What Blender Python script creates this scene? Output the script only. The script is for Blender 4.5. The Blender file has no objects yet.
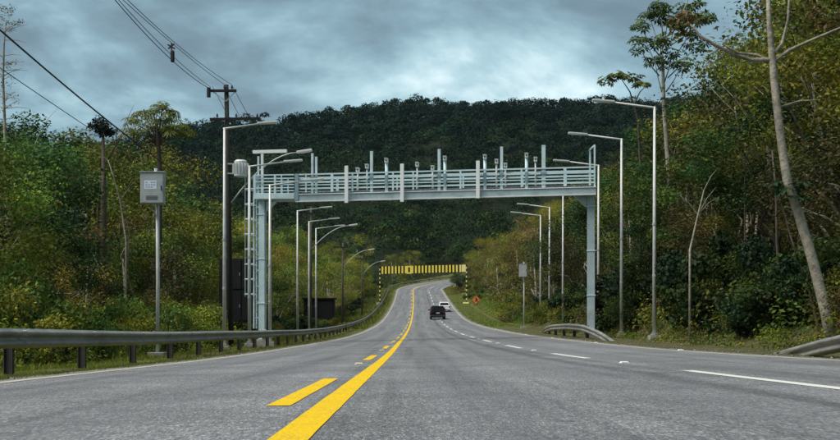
import bpy, bmesh, math, random
import numpy as np
from mathutils import Vector, Matrix
R = math.radians
random.seed(7)
rng = np.random.default_rng(11)
scene = bpy.context.scene
COL = scene.collection

# ------------------------------------------------------------------ camera, sky, sun, exposure
F, CX, CY, CAMZ = 1132.0, 420.0, 330.0, 0.45
cam_d = bpy.data.cameras.new('camera')
cam = bpy.data.objects.new('camera', cam_d); COL.objects.link(cam)
cam.location = (0, 0, CAMZ); cam.rotation_euler = (R(90), 0, 0)
cam_d.sensor_width = 36; cam_d.lens = F * 36 / 840; cam_d.shift_y = 110 / 840
cam_d.clip_start = 0.05; cam_d.clip_end = 5000
scene.camera = cam

SUN_EL, SUN_AZ = R(58), R(248)          # azimuth clockwise from +Y: high on the left, a little behind the camera
world = bpy.data.worlds.new('World'); scene.world = world; world.use_nodes = True
nt = world.node_tree; nt.nodes.clear()
def N(tree, typ, **kw):
    n = tree.nodes.new(typ)
    for k, v in kw.items():
        if k.startswith('i_'): n.inputs[k[2:].replace('_', ' ')].default_value = v
        else: setattr(n, k, v)
    return n
def math_node(tree, op, a, b=None, clamp=False):
    m = tree.nodes.new('ShaderNodeMath'); m.operation = op; m.use_clamp = clamp
    for i, v in enumerate((a, b)):
        if v is None: continue
        if isinstance(v, (int, float)): m.inputs[i].default_value = v
        else: tree.links.new(v, m.inputs[i])
    return m.outputs[0]
def ramp(tree, fac, stops, interp='LINEAR'):
    r = tree.nodes.new('ShaderNodeValToRGB'); r.color_ramp.interpolation = interp
    e = r.color_ramp.elements
    while len(e) < len(stops): e.new(0.5)
    for el, (p, c) in zip(e, stops):
        el.position = p; el.color = (c[0], c[1], c[2], 1) if not isinstance(c, (int, float)) else (c, c, c, 1)
    tree.links.new(fac, r.inputs['Fac']); return r.outputs['Color']
def mixc(tree, fac, a, b, mode='MIX'):
    m = tree.nodes.new('ShaderNodeMix'); m.data_type = 'RGBA'; m.blend_type = mode
    for sock, v in ((m.inputs[0], fac), (m.inputs[6], a), (m.inputs[7], b)):
        if isinstance(v, (int, float)): sock.default_value = v
        elif isinstance(v, tuple): sock.default_value = (*v[:3], 1)
        else: tree.links.new(v, sock)
    return m.outputs[2]
sky = N(nt, 'ShaderNodeTexSky', sky_type='NISHITA', sun_disc=False, sun_elevation=SUN_EL, sun_rotation=SUN_AZ)
tc = N(nt, 'ShaderNodeTexCoord')
sep = N(nt, 'ShaderNodeSeparateXYZ'); nt.links.new(tc.outputs['Generated'], sep.inputs[0])
zc = math_node(nt, 'MAXIMUM', sep.outputs[2], 0.03)
den = math_node(nt, 'ADD', zc, 0.30)
cmb = N(nt, 'ShaderNodeCombineXYZ')
nt.links.new(math_node(nt, 'DIVIDE', sep.outputs[0], den), cmb.inputs[0])
nt.links.new(math_node(nt, 'DIVIDE', sep.outputs[1], den), cmb.inputs[1])
n1 = N(nt, 'ShaderNodeTexNoise', i_Scale=2.3, i_Detail=9.0, i_Roughness=0.60, i_Distortion=0.35)
n2 = N(nt, 'ShaderNodeTexNoise', i_Scale=7.0, i_Detail=5.0, i_Roughness=0.5)
mp = N(nt, 'ShaderNodeMapping'); mp.inputs['Location'].default_value = (3.3, 1.7, 0)
nt.links.new(cmb.outputs[0], mp.inputs[0])
nt.links.new(mp.outputs[0], n1.inputs['Vector']); nt.links.new(mp.outputs[0], n2.inputs['Vector'])
# the cloud base thins towards the break of light low in the sky ahead
yf = math_node(nt, 'MAXIMUM', sep.outputs[1], 0.05)
ax = math_node(nt, 'DIVIDE', math_node(nt, 'SUBTRACT', math_node(nt, 'DIVIDE', sep.outputs[0], yf), 0.035), 0.10)
el = math_node(nt, 'DIVIDE', math_node(nt, 'SUBTRACT', math_node(nt, 'DIVIDE', sep.outputs[2], yf), 0.207), 0.036)
r2 = math_node(nt, 'ADD', math_node(nt, 'MULTIPLY', ax, ax), math_node(nt, 'MULTIPLY', el, el))
brk = math_node(nt, 'POWER', 2.718, math_node(nt, 'MULTIPLY', r2, -0.7))
brk = math_node(nt, 'MULTIPLY', brk, 0.29)
low = math_node(nt, 'MULTIPLY', math_node(nt, 'SUBTRACT', 0.34, zc), 0.55)
low = math_node(nt, 'MAXIMUM', low, 0.0)
fac = math_node(nt, 'ADD', math_node(nt, 'MULTIPLY', n1.outputs['Fac'], 1.0), math_node(nt, 'MULTIPLY', n2.outputs['Fac'], 0.34))
fac = math_node(nt, 'SUBTRACT', fac, 0.16)
fac = math_node(nt, 'ADD', fac, math_node(nt, 'ADD', brk, low))
cloud = ramp(nt, fac, [(0.40, (1.35, 1.95, 2.4)), (0.54, (1.75, 2.65, 3.2)), (0.64, (2.4, 3.8, 4.5)), (0.78, (4.2, 6.2, 6.9)), (0.96, (9.2, 10.6, 10.8))])
skycol = mixc(nt, 0.93, sky.outputs[0], cloud)
bg = N(nt, 'ShaderNodeBackground', i_Strength=0.078)
nt.links.new(skycol, bg.inputs[0])
wo = N(nt, 'ShaderNodeOutputWorld'); nt.links.new(bg.outputs[0], wo.inputs[0])

sun_d = bpy.data.lights.new('sun', 'SUN'); sun_d.energy = 3.2; sun_d.angle = R(45); sun_d.color = (1.0, 0.95, 0.87)
sun = bpy.data.objects.new('sun', sun_d); COL.objects.link(sun)
sdir = Vector((math.sin(SUN_AZ) * math.cos(SUN_EL), math.cos(SUN_AZ) * math.cos(SUN_EL), math.sin(SUN_EL)))
sun.rotation_euler = sdir.to_track_quat('Z', 'Y').to_euler()
sun.location = (-20, -40, 60)
scene.view_settings.view_transform = 'Standard'; scene.view_settings.look = 'None'
scene.view_settings.exposure = 0.58; scene.view_settings.gamma = 1.0
scene.render.engine = 'CYCLES'
scene.cycles.max_bounces = 6; scene.cycles.transparent_max_bounces = 6

# ------------------------------------------------------------------ helpers
def at(px, py, Y):                       # a point of the place seen at a photo pixel, Y metres ahead
    return Vector(((px - CX) * Y / F, Y, CAMZ + (CY - py) * Y / F))
def pxx(x, y): return CX + F * x / max(y, 0.5)

class MB:                                # collects shapes, links them as one mesh object
    def __init__(s): s.v = []; s.f = []; s.m = []
    def add(s, vs, fs, mi=0):
        o = len(s.v); s.v += [tuple(v) for v in vs]; s.f += [tuple(i + o for i in f) for f in fs]; s.m += [mi] * len(fs)
    def box(s, c, size, rz=0.0, mi=0, rot=None, taper=1.0):
        hx, hy, hz = (a / 2 for a in size)
        vs = []
        M = rot if rot is not None else Matrix.Rotation(rz, 3, 'Z')
        for z in (-hz, hz):
            t = 1.0 if z < 0 else taper
            for x, y in ((-hx, -hy), (hx, -hy), (hx, hy), (-hx, hy)):
                vs.append(Vector(c) + M @ Vector((x * t, y * t, z)))
        s.add(vs, [(3, 2, 1, 0), (4, 5, 6, 7), (0, 1, 5, 4), (1, 2, 6, 5), (2, 3, 7, 6), (3, 0, 4, 7)], mi)
    def bar(s, p, q, w, h, mi=0):        # square bar from p to q
        p = Vector(p); q = Vector(q); d = q - p
        z = Vector((0, 0, 1)) if abs(d.normalized().z) < 0.95 else Vector((0, 1, 0))
        x = d.normalized(); y = z.cross(x).normalized(); zz = x.cross(y)
        M = Matrix((x, y, zz)).transposed()
        s.box((p + q) / 2, (d.length, w, h), mi=mi, rot=M)
    def tube(s, pts, rad, n=8, mi=0, caps=True):
        pts = [Vector(p) for p in pts]
        if not hasattr(rad, '__len__'): rad = [rad] * len(pts)
        ref = Vector((0.31, 0.95, 0.05)) if abs((pts[-1] - pts[0]).normalized().y) < 0.9 else Vector((1, 0, 0.1))
        vs = []; L = len(pts)
        for i, p in enumerate(pts):
            d = (pts[min(i + 1, L - 1)] - pts[max(i - 1, 0)]).normalized()
            a = d.cross(ref).normalized(); b = d.cross(a)
            for k in range(n):
                t = 2 * math.pi * k / n
                vs.append(p + (a * math.cos(t) + b * math.sin(t)) * rad[i])
        fs = [(i * n + k, i * n + (k + 1) % n, (i + 1) * n + (k + 1) % n, (i + 1) * n + k) for i in range(L - 1) for k in range(n)]
        if caps: fs += [tuple(range(n - 1, -1, -1)), tuple((L - 1) * n + k for k in range(n))]
        s.add(vs, fs, mi)
    def prism(s, poly, axis_o, ex, ey, ez, depth, mi=0):    # polygon in (ex,ey) pushed along ez
        o = Vector(axis_o); ex, ey, ez = Vector(ex), Vector(ey), Vector(ez); n = len(poly)
        vs = [o + ex * a + ey * b for a, b in poly] + [o + ex * a + ey * b + ez * depth for a, b in poly]
        fs = [tuple(range(n - 1, -1, -1)), tuple(range(n, 2 * n))] + [(i, (i + 1) % n, (i + 1) % n + n, i + n) for i in range(n)]
        s.add(vs, fs, mi)
    def mesh(s, name, smooth=False, bevel=0):
        me = bpy.data.meshes.new(name); me.from_pydata(s.v, [], s.f)
        bm = bmesh.new(); bm.from_mesh(me)
        bmesh.ops.recalc_face_normals(bm, faces=bm.faces)
        if bevel:
            bmesh.ops.bevel(bm, geom=[e for e in bm.edges if e.is_manifold and e.calc_face_angle(0) > 0.5], offset=bevel, segments=2, affect='EDGES', profile=0.6, clamp_overlap=True)
        bm.to_mesh(me); bm.free()
        if smooth:
            me.polygons.foreach_set('use_smooth', [True] * len(me.polygons))
        return me
    def build(s, name, mats, parent=None, smooth=False, bevel=0, label=None):
        me = s.mesh(name, smooth, bevel)
        mats = mats if isinstance(mats, (list, tuple)) else [mats]
        for m in mats: me.materials.append(m)
        if len(mats) > 1 and not bevel: me.polygons.foreach_set('material_index', s.m)
        return link(name, me, parent, label)
def link(name, data, parent=None, label=None):
    o = bpy.data.objects.new(name, data); COL.objects.link(o)
    if parent is not None: o.parent = parent
    if label: o['label'] = label
    return o
def tag(o, label, cat, group=None):
    o['label'] = label; o['category'] = cat
    if group: o['group'] = group
    return o
def thing(name, label, cat, loc=(0, 0, 0), rz=0.0, group=None):
    o = link(name, None); o.location = loc; o.rotation_euler = (0, 0, rz); o.empty_display_size = 0.3
    return tag(o, label, cat, group)
def kids(o, _cache={}): return [c for c in o.children]
def dup(root, loc, rz=0.0, label=None, scale=None):
    def cp(o, parent):
        c = o.copy(); COL.objects.link(c); c.parent = parent
        for ch in kids(o): cp(ch, c)
        return c
    r = cp(root, None); r.location = loc; r.rotation_euler = (0, 0, rz)
    if scale: r.scale = scale
    if label: r['label'] = label
    return r
def np_mesh(name, v, q, tint=None):
    v = np.asarray(v, np.float32); q = np.asarray(q, np.int32); k = q.shape[1]
    me = bpy.data.meshes.new(name)
    me.vertices.add(len(v)); me.vertices.foreach_set('co', v.ravel())
    me.loops.add(q.size); me.loops.foreach_set('vertex_index', q.ravel())
    me.polygons.add(len(q)); me.polygons.foreach_set('loop_start', np.arange(0, q.size, k, dtype=np.int32))
    me.update(calc_edges=True)
    if tint is not None:
        a = me.attributes.new('tint', 'FLOAT_COLOR', 'FACE')
        a.data.foreach_set('color', np.concatenate([tint, np.ones((len(tint), 1))], 1).astype(np.float32).ravel())
    return me

# ------------------------------------------------------------------ materials
def mat(name, col, rough=0.6, metal=0.0, spec=0.5, var=0.0, scale=6.0, bump=0.0, bscale=40.0, dirt=None):
    m = bpy.data.materials.new(name); m.use_nodes = True; t = m.node_tree
    b = t.nodes['Principled BSDF']
    b.inputs['Roughness'].default_value = rough; b.inputs['Metallic'].default_value = metal
    b.inputs['Specular IOR Level'].default_value = spec
    tcn = N(t, 'ShaderNodeTexCoord')
    c = tuple(col)
    if var > 0:
        no = N(t, 'ShaderNodeTexNoise', i_Scale=scale, i_Detail=6.0, i_Roughness=0.65)
        t.links.new(tcn.outputs['Object'], no.inputs['Vector'])
        cc = ramp(t, no.outputs['Fac'], [(0.3, tuple(x * (1 - var) for x in c)), (0.7, tuple(min(1, x * (1 + var)) for x in c))])
        if dirt:
            no2 = N(t, 'ShaderNodeTexNoise', i_Scale=scale * 0.35, i_Detail=8.0, i_Roughness=0.7)
            t.links.new(tcn.outputs['Object'], no2.inputs['Vector'])
            dm = ramp(t, no2.outputs['Fac'], [(0.52, 0.0), (0.68, 0.75)])
            cc = mixc(t, dm, cc, tuple(dirt))
        t.links.new(cc, b.inputs['Base Color'])
        rr = ramp(t, no.outputs['Fac'], [(0.3, min(1, rough * 0.85)), (0.7, min(1, rough * 1.15))])
        t.links.new(rr, b.inputs['Roughness'])
    else:
        b.inputs['Base Color'].default_value = (*c, 1)
    if bump > 0:
        bn = N(t, 'ShaderNodeTexNoise', i_Scale=bscale, i_Detail=4.0)
        t.links.new(tcn.outputs['Object'], bn.inputs['Vector'])
        bp = N(t, 'ShaderNodeBump', i_Strength=bump, i_Distance=0.02)
        t.links.new(bn.outputs['Fac'], bp.inputs['Height']); t.links.new(bp.outputs[0], b.inputs['Normal'])
    return m
def leaf_mat(name, transl=0.27, rough=0.6, spec=0.18):
    m = bpy.data.materials.new(name); m.use_nodes = True; t = m.node_tree
    b = t.nodes['Principled BSDF']; out = t.nodes['Material Output']
    a = N(t, 'ShaderNodeAttribute', attribute_name='tint'); oi = N(t, 'ShaderNodeObjectInfo')
    c = mixc(t, 1.0, a.outputs['Color'], oi.outputs['Color'], 'MULTIPLY')
    t.links.new(c, b.inputs['Base Color']); b.inputs['Roughness'].default_value = rough; b.inputs['Specular IOR Level'].default_value = spec
    tr = N(t, 'ShaderNodeBsdfTranslucent'); t.links.new(c, tr.inputs[0])
    mx = N(t, 'ShaderNodeMixShader', i_Fac=transl)
    t.links.new(b.outputs[0], mx.inputs[1]); t.links.new(tr.outputs[0], mx.inputs[2]); t.links.new(mx.outputs[0], out.inputs[0])
    return m
M = {}
M['leaf'] = leaf_mat('leaf')
M['far_leaf'] = leaf_mat('far_leaf', 0.10, 0.9, 0.03)
M['grass'] = leaf_mat('grass_blade', 0.3, 0.55, 0.25)
M['bark_dark'] = mat('bark_dark', (0.075, 0.055, 0.04), 0.9, var=0.4, scale=5, bump=0.5, bscale=14)
M['bark_pale'] = mat('bark_pale', (0.30, 0.27, 0.21), 0.85, var=0.55, scale=5, bump=1.0, bscale=16, dirt=(0.09, 0.08, 0.055))
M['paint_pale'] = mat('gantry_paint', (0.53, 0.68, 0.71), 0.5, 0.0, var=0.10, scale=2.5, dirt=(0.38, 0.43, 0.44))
M['paint_white'] = mat('white_paint', (0.78, 0.80, 0.79), 0.45, var=0.06, scale=3)
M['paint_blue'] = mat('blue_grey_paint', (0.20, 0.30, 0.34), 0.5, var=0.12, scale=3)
M['paint_mid_and_shade'] = mat('grey_blue_and_shade_paint', (0.37, 0.46, 0.48), 0.5, var=0.14, scale=2.5, dirt=(0.19, 0.24, 0.25))  # girder colour; on the right column it is painted shade
M['deck_grid'] = mat('deck_grating', (0.22, 0.26, 0.28), 0.6, 0.3, var=0.2, scale=8)
M['galv'] = mat('galvanised_steel', (0.42, 0.43, 0.42), 0.5, 0.45, var=0.18, scale=3, dirt=(0.30, 0.30, 0.28))
M['galv_pole'] = mat('galvanised_pole', (0.52, 0.53, 0.51), 0.5, 0.25, var=0.15, scale=3, dirt=(0.36, 0.36, 0.34))
M['rail'] = mat('weathered_rail_steel', (0.33, 0.315, 0.29), 0.45, 0.55, var=0.28, scale=2.2, bump=0.12, bscale=9, dirt=(0.16, 0.14, 0.12))
M['rail_post'] = mat('dark_rail_post', (0.07, 0.06, 0.055), 0.8, 0.2, var=0.4, scale=5)
M['lamp_head'] = mat('lamp_head_grey', (0.62, 0.63, 0.61), 0.45, 0.1, var=0.05)
M['lens'] = mat('lamp_lens', (0.8, 0.8, 0.76), 0.2)
M['concrete'] = mat('concrete', (0.30, 0.29, 0.265), 0.9, var=0.25, scale=6, bump=0.3, bscale=30, dirt=(0.2, 0.18, 0.15))
M['wood_pole'] = mat('dark_pole', (0.012, 0.010, 0.009), 0.9, var=0.4, scale=4, bump=0.4, bscale=20)
M['wood_brown'] = mat('brown_pole', (0.075, 0.058, 0.046), 0.9, var=0.35, scale=4, bump=0.4, bscale=20)
M['black'] = mat('black_rubber', (0.015, 0.015, 0.016), 0.6)
M['porcelain'] = mat('insulator', (0.05, 0.035, 0.03), 0.3)
M['cab_grey'] = mat('cabinet_grey', (0.40, 0.42, 0.41), 0.5, 0.1, var=0.12, scale=5, dirt=(0.26, 0.27, 0.25))
M['cab_dark'] = mat('dark_panel', (0.014, 0.015, 0.016), 0.7, 0.0, spec=0.2, var=0.3, scale=3, dirt=(0.028, 0.026, 0.024))
M['sticker'] = mat('sticker_white', (0.72, 0.76, 0.85), 0.5)
M['ink'] = mat('sticker_ink', (0.25, 0.32, 0.5), 0.6)
M['yellow'] = mat('signal_yellow', (0.78, 0.60, 0.07), 0.5, var=0.12, scale=2)
M['yellow_pale'] = mat('faded_yellow', (0.75, 0.66, 0.25), 0.5, var=0.12, scale=2)
M['stripe_and_shade_black'] = mat('stripe_and_shade_black', (0.012, 0.012, 0.011), 0.8, spec=0.15)
M['orange'] = mat('sign_orange', (0.75, 0.25, 0.06), 0.45, var=0.1)
M['car_black'] = mat('car_black', (0.006, 0.006, 0.007), 0.5, 0.0, 0.18)
M['car_white'] = mat('car_white', (0.75, 0.76, 0.77), 0.3)
M['glass_dark'] = mat('tinted_glass', (0.008, 0.009, 0.010), 0.2, 0, 0.25)
M['tail_red'] = mat('tail_lamp', (0.10, 0.008, 0.006), 0.25)
M['trim_dark'] = mat('dark_trim', (0.03, 0.03, 0.03), 0.6)
M['chrome'] = mat('alloy', (0.5, 0.5, 0.5), 0.3, 0.9)
M['plate'] = mat('number_plate', (0.6, 0.6, 0.58), 0.5)
M['wire'] = mat('wire', (0.02, 0.02, 0.022), 0.6)

def worn_paint(name, col, wear=0.25):
    m = bpy.data.materials.new(name); m.use_nodes = True; t = m.node_tree; b = t.nodes['Principled BSDF']
    g = N(t, 'ShaderNodeNewGeometry')
    n = N(t, 'ShaderNodeTexNoise', i_Scale=55.0, i_Detail=5.0, i_Roughness=0.7); t.links.new(g.outputs['Position'], n.inputs['Vector'])
    n2 = N(t, 'ShaderNodeTexNoise', i_Scale=3.0, i_Detail=6.0); t.links.new(g.outputs['Position'], n2.inputs['Vector'])
    w = ramp(t, math_node(t, 'ADD', n.outputs['Fac'], math_node(t, 'MULTIPLY', n2.outputs['Fac'], 0.35)), [(0.60, 0.0), (0.84, wear)])
    c2 = ramp(t, n2.outputs['Fac'], [(0.3, tuple(x * 0.86 for x in col)), (0.7, tuple(col))])
    t.links.new(mixc(t, w, c2, tuple(0.12 * x / max(col) + 0.06 for x in col)), b.inputs['Base Color'])
    b.inputs['Roughness'].default_value = 0.75; b.inputs['Specular IOR Level'].default_value = 0.12
    bp = N(t, 'ShaderNodeBump', i_Strength=0.35, i_Distance=0.006); t.links.new(n.outputs['Fac'], bp.inputs['Height']); t.links.new(bp.outputs[0], b.inputs['Normal'])
    return m
M['mark_yellow'] = worn_paint('yellow_road_paint', (0.84, 0.54, 0.0), 0.6)
M['mark_white'] = worn_paint('white_road_paint', (0.72, 0.71, 0.66), 0.5)
M['mark_edge'] = worn_paint('worn_edge_paint', (0.56, 0.53, 0.42), 0.9)

def asphalt_mat():
    m = bpy.data.materials.new('asphalt'); m.use_nodes = True; t = m.node_tree; b = t.nodes['Principled BSDF']
    g = N(t, 'ShaderNodeNewGeometry'); uv = N(t, 'ShaderNodeAttribute', attribute_name='lane')     # x = offset across the road, y = metres along it
    gm = N(t, 'ShaderNodeMapping'); gm.inputs['Scale'].default_value = (1.9, 0.42, 1.0); t.links.new(uv.outputs['Vector'], gm.inputs[0])
    pos = gm.outputs[0]
    vor = N(t, 'ShaderNodeTexVoronoi', i_Scale=62.0); t.links.new(pos, vor.inputs['Vector'])
    fine = N(t, 'ShaderNodeTexNoise', i_Scale=95.0, i_Detail=4.0, i_Roughness=0.75); t.links.new(pos, fine.inputs['Vector'])
    mid = N(t, 'ShaderNodeTexNoise', i_Scale=9.0, i_Detail=6.0, i_Roughness=0.7); t.links.new(pos, mid.inputs['Vector'])
    big = N(t, 'ShaderNodeTexNoise', i_Scale=0.55, i_Detail=5.0, i_Roughness=0.6); t.links.new(g.outputs['Position'], big.inputs['Vector'])
    # wear streaks run along the lane
    mpn = N(t, 'ShaderNodeMapping'); mpn.inputs['Scale'].default_value = (2.3, 0.05, 1); t.links.new(uv.outputs['Vector'], mpn.inputs[0])
    strk = N(t, 'ShaderNodeTexNoise', i_Scale=1.0, i_Detail=5.0, i_Roughness=0.6, i_Distortion=0.3); t.links.new(mpn.outputs[0], strk.inputs['Vector'])
    s2 = N(t, 'ShaderNodeSeparateXYZ'); t.links.new(vor.outputs['Color'], s2.inputs[0])
    agg = ramp(t, s2.outputs[0], [(0.0, (0.115, 0.118, 0.128)), (0.4, (0.172, 0.176, 0.186)), (0.8, (0.228, 0.230, 0.236)), (1.0, (0.36, 0.36, 0.36))])
    fi = ramp(t, fine.outputs['Fac'], [(0.32, 0.66), (0.52, 1.0), (0.75, 1.32)])
    c = mixc(t, 1.0, agg, fi, 'MULTIPLY')
    coarse = N(t, 'ShaderNodeTexNoise', i_Scale=27.0, i_Detail=4.0, i_Roughness=0.8); t.links.new(pos, coarse.inputs['Vector'])
    c = mixc(t, 1.0, c, ramp(t, coarse.outputs['Fac'], [(0.32, 0.68), (0.5, 0.98), (0.68, 1.35)]), 'MULTIPLY')
    c = mixc(t, 1.0, c, ramp(t, mid.outputs['Fac'], [(0.3, 0.76), (0.7, 1.2)]), 'MULTIPLY')
    c = mixc(t, 1.0, c, ramp(t, big.outputs['Fac'], [(0.34, 0.74), (0.66, 1.12)]), 'MULTIPLY')
    c = mixc(t, 1.0, c, ramp(t, strk.outputs['Fac'], [(0.32, 0.62), (0.5, 1.0), (0.7, 1.14)]), 'MULTIPLY')
    # dark old joint running along the lane, left of the dashes
    sx = N(t, 'ShaderNodeSeparateXYZ'); t.links.new(uv.outputs['Vector'], sx.inputs[0])
    def band(centre, half, soft):
        d = math_node(t, 'ABSOLUTE', math_node(t, 'SUBTRACT', math_node(t, 'ADD', sx.outputs[0], math_node(t, 'MULTIPLY', math_node(t, 'SUBTRACT', big.outputs['Fac'], 0.5), 0.7)), centre))
        return math_node(t, 'SUBTRACT', 1.0, math_node(t, 'DIVIDE', math_node(t, 'MAXIMUM', math_node(t, 'SUBTRACT', d, half), 0.0), soft), clamp=True)
    jn = math_node(t, 'MULTIPLY', band(2.9, 0.05, 0.16), ramp(t, mid.outputs['Fac'], [(0.36, 0.15), (0.56, 0.75)]))
    c = mixc(t, jn, c, (0.05, 0.052, 0.056))
    # darker wheel paths
    for cen in (-2.6, -1.15, 0.95, 2.35, 4.3, 5.8):
        c = mixc(t, math_node(t, 'MULTIPLY', band(cen, 0.15, 0.40), 0.30), c, (0.085, 0.087, 0.093))
    # hairline cracks, sealed here and there
    cw = N(t, 'ShaderNodeTexNoise', i_Scale=1.3, i_Detail=4.0); t.links.new(g.outputs['Position'], cw.inputs['Vector'])
    cv = N(t, 'ShaderNodeTexVoronoi', feature='DISTANCE_TO_EDGE', i_Scale=0.42)
    t.links.new(mixc(t, 0.22, g.outputs['Position'], cw.outputs['Color'], 'ADD'), cv.inputs['Vector'])
    cm = math_node(t, 'MULTIPLY', ramp(t, cv.outputs['Distance'], [(0.0, 1.0), (0.006, 0.0)]), ramp(t, big.outputs['Fac'], [(0.5, 0.0), (0.6, 0.7)]))
    c = mixc(t, cm, c, (0.045, 0.046, 0.05))
    # oil drips down the middle of each lane
    ov = N(t, 'ShaderNodeTexVoronoi', i_Scale=1.1); t.links.new(g.outputs['Position'], ov.inputs['Vector'])
    om = ramp(t, math_node(t, 'ADD', ov.outputs['Distance'], math_node(t, 'MULTIPLY', mid.outputs['Fac'], 0.10)), [(0.09, 1.0), (0.15, 0.0)])
    for cen in (-1.9, 1.7, 5.05):
        c = mixc(t, math_node(t, 'MULTIPLY', math_node(t, 'MULTIPLY', om, band(cen, 0.3, 0.5)), 0.6), c, (0.06, 0.061, 0.064))
    # dust and grit gathered at the edges
    for cen in (-4.05, 7.1):
        em = math_node(t, 'MULTIPLY', band(cen, 0.18, 0.45), ramp(t, mid.outputs['Fac'], [(0.32, 0.15), (0.62, 0.85)]))
        c = mixc(t, em, c, (0.19, 0.165, 0.13))
    t.links.new(c, b.inputs['Base Color'])
    b.inputs['Roughness'].default_value = 0.78; b.inputs['Specular IOR Level'].default_value = 0.35
    h = math_node(t, 'ADD', vor.outputs['Distance'], math_node(t, 'MULTIPLY', fine.outputs['Fac'], 0.5))
    bp = N(t, 'ShaderNodeBump', i_Strength=0.7, i_Distance=0.006); t.links.new(h, bp.inputs['Height']); t.links.new(bp.outputs[0], b.inputs['Normal'])
    return m
M['asphalt'] = asphalt_mat()
def soil_mat(name, c1, c2, c3, sc=1.5):
    m = bpy.data.materials.new(name); m.use_nodes = True; t = m.node_tree; b = t.nodes['Principled BSDF']
    g = N(t, 'ShaderNodeNewGeometry')
    a = N(t, 'ShaderNodeTexNoise', i_Scale=sc, i_Detail=8.0, i_Roughness=0.7); t.links.new(g.outputs['Position'], a.inputs['Vector'])
    d = N(t, 'ShaderNodeTexNoise', i_Scale=sc * 22, i_Detail=5.0, i_Roughness=0.7); t.links.new(g.outputs['Position'], d.inputs['Vector'])
    c = ramp(t, a.outputs['Fac'], [(0.34, c1), (0.5, c2), (0.66, c3)])
    c = mixc(t, 1.0, c, ramp(t, d.outputs['Fac'], [(0.3, 0.55), (0.7, 1.4)]), 'MULTIPLY')
    t.links.new(c, b.inputs['Base Color']); b.inputs['Roughness'].default_value = 0.95; b.inputs['Specular IOR Level'].default_value = 0.1
    bp = N(t, 'ShaderNodeBump', i_Strength=0.8, i_Distance=0.05); t.links.new(d.outputs['Fac'], bp.inputs['Height']); t.links.new(bp.outputs[0], b.inputs['Normal'])
    return m
M['verge'] = soil_mat('verge_soil', (0.06, 0.085, 0.018), (0.09, 0.10, 0.026), (0.15, 0.12, 0.06))
M['verge_dry'] = soil_mat('dry_verge_soil', (0.05, 0.075, 0.018), (0.085, 0.085, 0.034), (0.15, 0.125, 0.075), 1.1)
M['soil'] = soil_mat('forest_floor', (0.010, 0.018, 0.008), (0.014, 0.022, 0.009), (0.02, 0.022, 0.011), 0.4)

# ------------------------------------------------------------------ the road's line in plan and profile
KY = np.array([4, 12, 25, 45, 70, 100, 140, 190, 260.]); KZ = np.array([-.431, -.489, -.559, -.518, -.36, .087, 1.178, 3.851, 9.111]) + CAMZ
SY = np.array([4, 30, 80, 260.]); SV = np.array([.0106, .0152, .0348, .0224])
sl = np.gradient(KZ, KY); sl[0] = -.006; sl[-1] = .082
def zprof(y):
    y = np.asarray(y, float); yc = np.clip(y, 4, 260)
    i = np.clip(np.searchsorted(KY, yc) - 1, 0, len(KY) - 2)
    h = KY[i + 1] - KY[i]; t = (yc - KY[i]) / h
    z = (2 * t**3 - 3 * t**2 + 1) * KZ[i] + (t**3 - 2 * t**2 + t) * h * sl[i] + (-2 * t**3 + 3 * t**2) * KZ[i + 1] + (t**3 - t**2) * h * sl[i + 1]
    return z + np.where(y < 4, (y - 4) * -.004, 0)
def xprof(y):
    t = np.clip(np.asarray(y, float), -30, 262) / 100
    return -.2039 * t**3 + .7998 * t**2 - 1.1405 * t - .472
ST = []                                    # stations: x, y, heading (from +Y towards +X), z, crossfall
for y in np.concatenate([np.arange(-14, 40, 0.5), np.arange(40, 262.1, 1.0)]):
    hd = math.atan((float(xprof(y + .5)) - float(xprof(y - .5))))
    ST.append((float(xprof(y)), y, hd, float(zprof(y)), float(np.interp(y, SY, SV))))
x, y, hd, z, cf = ST[-1]
BR, turned = 46.0, 0.0
while True:
    hd2 = hd + 1.0 / BR if turned < R(78) else hd
    turned += 1.0 / BR if turned < R(78) else 0
    x += math.sin((hd + hd2) / 2); y += math.cos((hd + hd2) / 2); hd = hd2
    k = len(ST)
    g = 0.115 if turned < R(50) else 0.07
    z += g; cf = cf + (-0.05 - cf) * 0.06
    ST.append((x, y, hd, z, cf))
    if turned >= R(78) and x > ST[260][0] + 95: break
ST = np.array(ST)
DS = np.concatenate([[0], np.cumsum(np.hypot(np.diff(ST[:, 0]), np.diff(ST[:, 1])))]) + ST[0, 1]
def road_pt(s, off, dz=0.0):               # s = metres along (equals depth until the bend), off = metres right of the yellow line
    xx = np.interp(s, DS, ST[:, 0]); yy = np.interp(s, DS, ST[:, 1]); h = np.interp(s, DS, ST[:, 2]); zz = np.interp(s, DS, ST[:, 3]); c = np.interp(s, DS, ST[:, 4])
    return Vector((xx + math.cos(h) * off, yy - math.sin(h) * off, zz + c * np.clip(off, -8, 9) + dz))
def near_road(X, Y):                       # offset from the yellow line, road height there, metres along
    X = np.atleast_1d(np.asarray(X, float)); Y = np.atleast_1d(np.asarray(Y, float))
    off = np.empty(len(X)); zz = np.empty(len(X)); ss = np.empty(len(X))
    for a in range(0, len(X), 4000):
        dx = X[a:a + 4000, None] - ST[None, :, 0]; dy = Y[a:a + 4000, None] - ST[None, :, 1]
        i = np.argmin(dx * dx + dy * dy, 1); r = np.arange(len(i))
        h = ST[i, 2]; o = np.cos(h) * dx[r, i] - np.sin(h) * dy[r, i]
        d = np.hypot(dx[r, i], dy[r, i]); o = np.where(np.abs(o) < 0.7 * d, np.sign(o + 1e-9) * d, o)
        off[a:a + 4000] = o; zz[a:a + 4000] = ST[i, 3] + ST[i, 4] * np.clip(o, -8, 9); ss[a:a + 4000] = DS[i]
    return off, zz, ss
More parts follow.
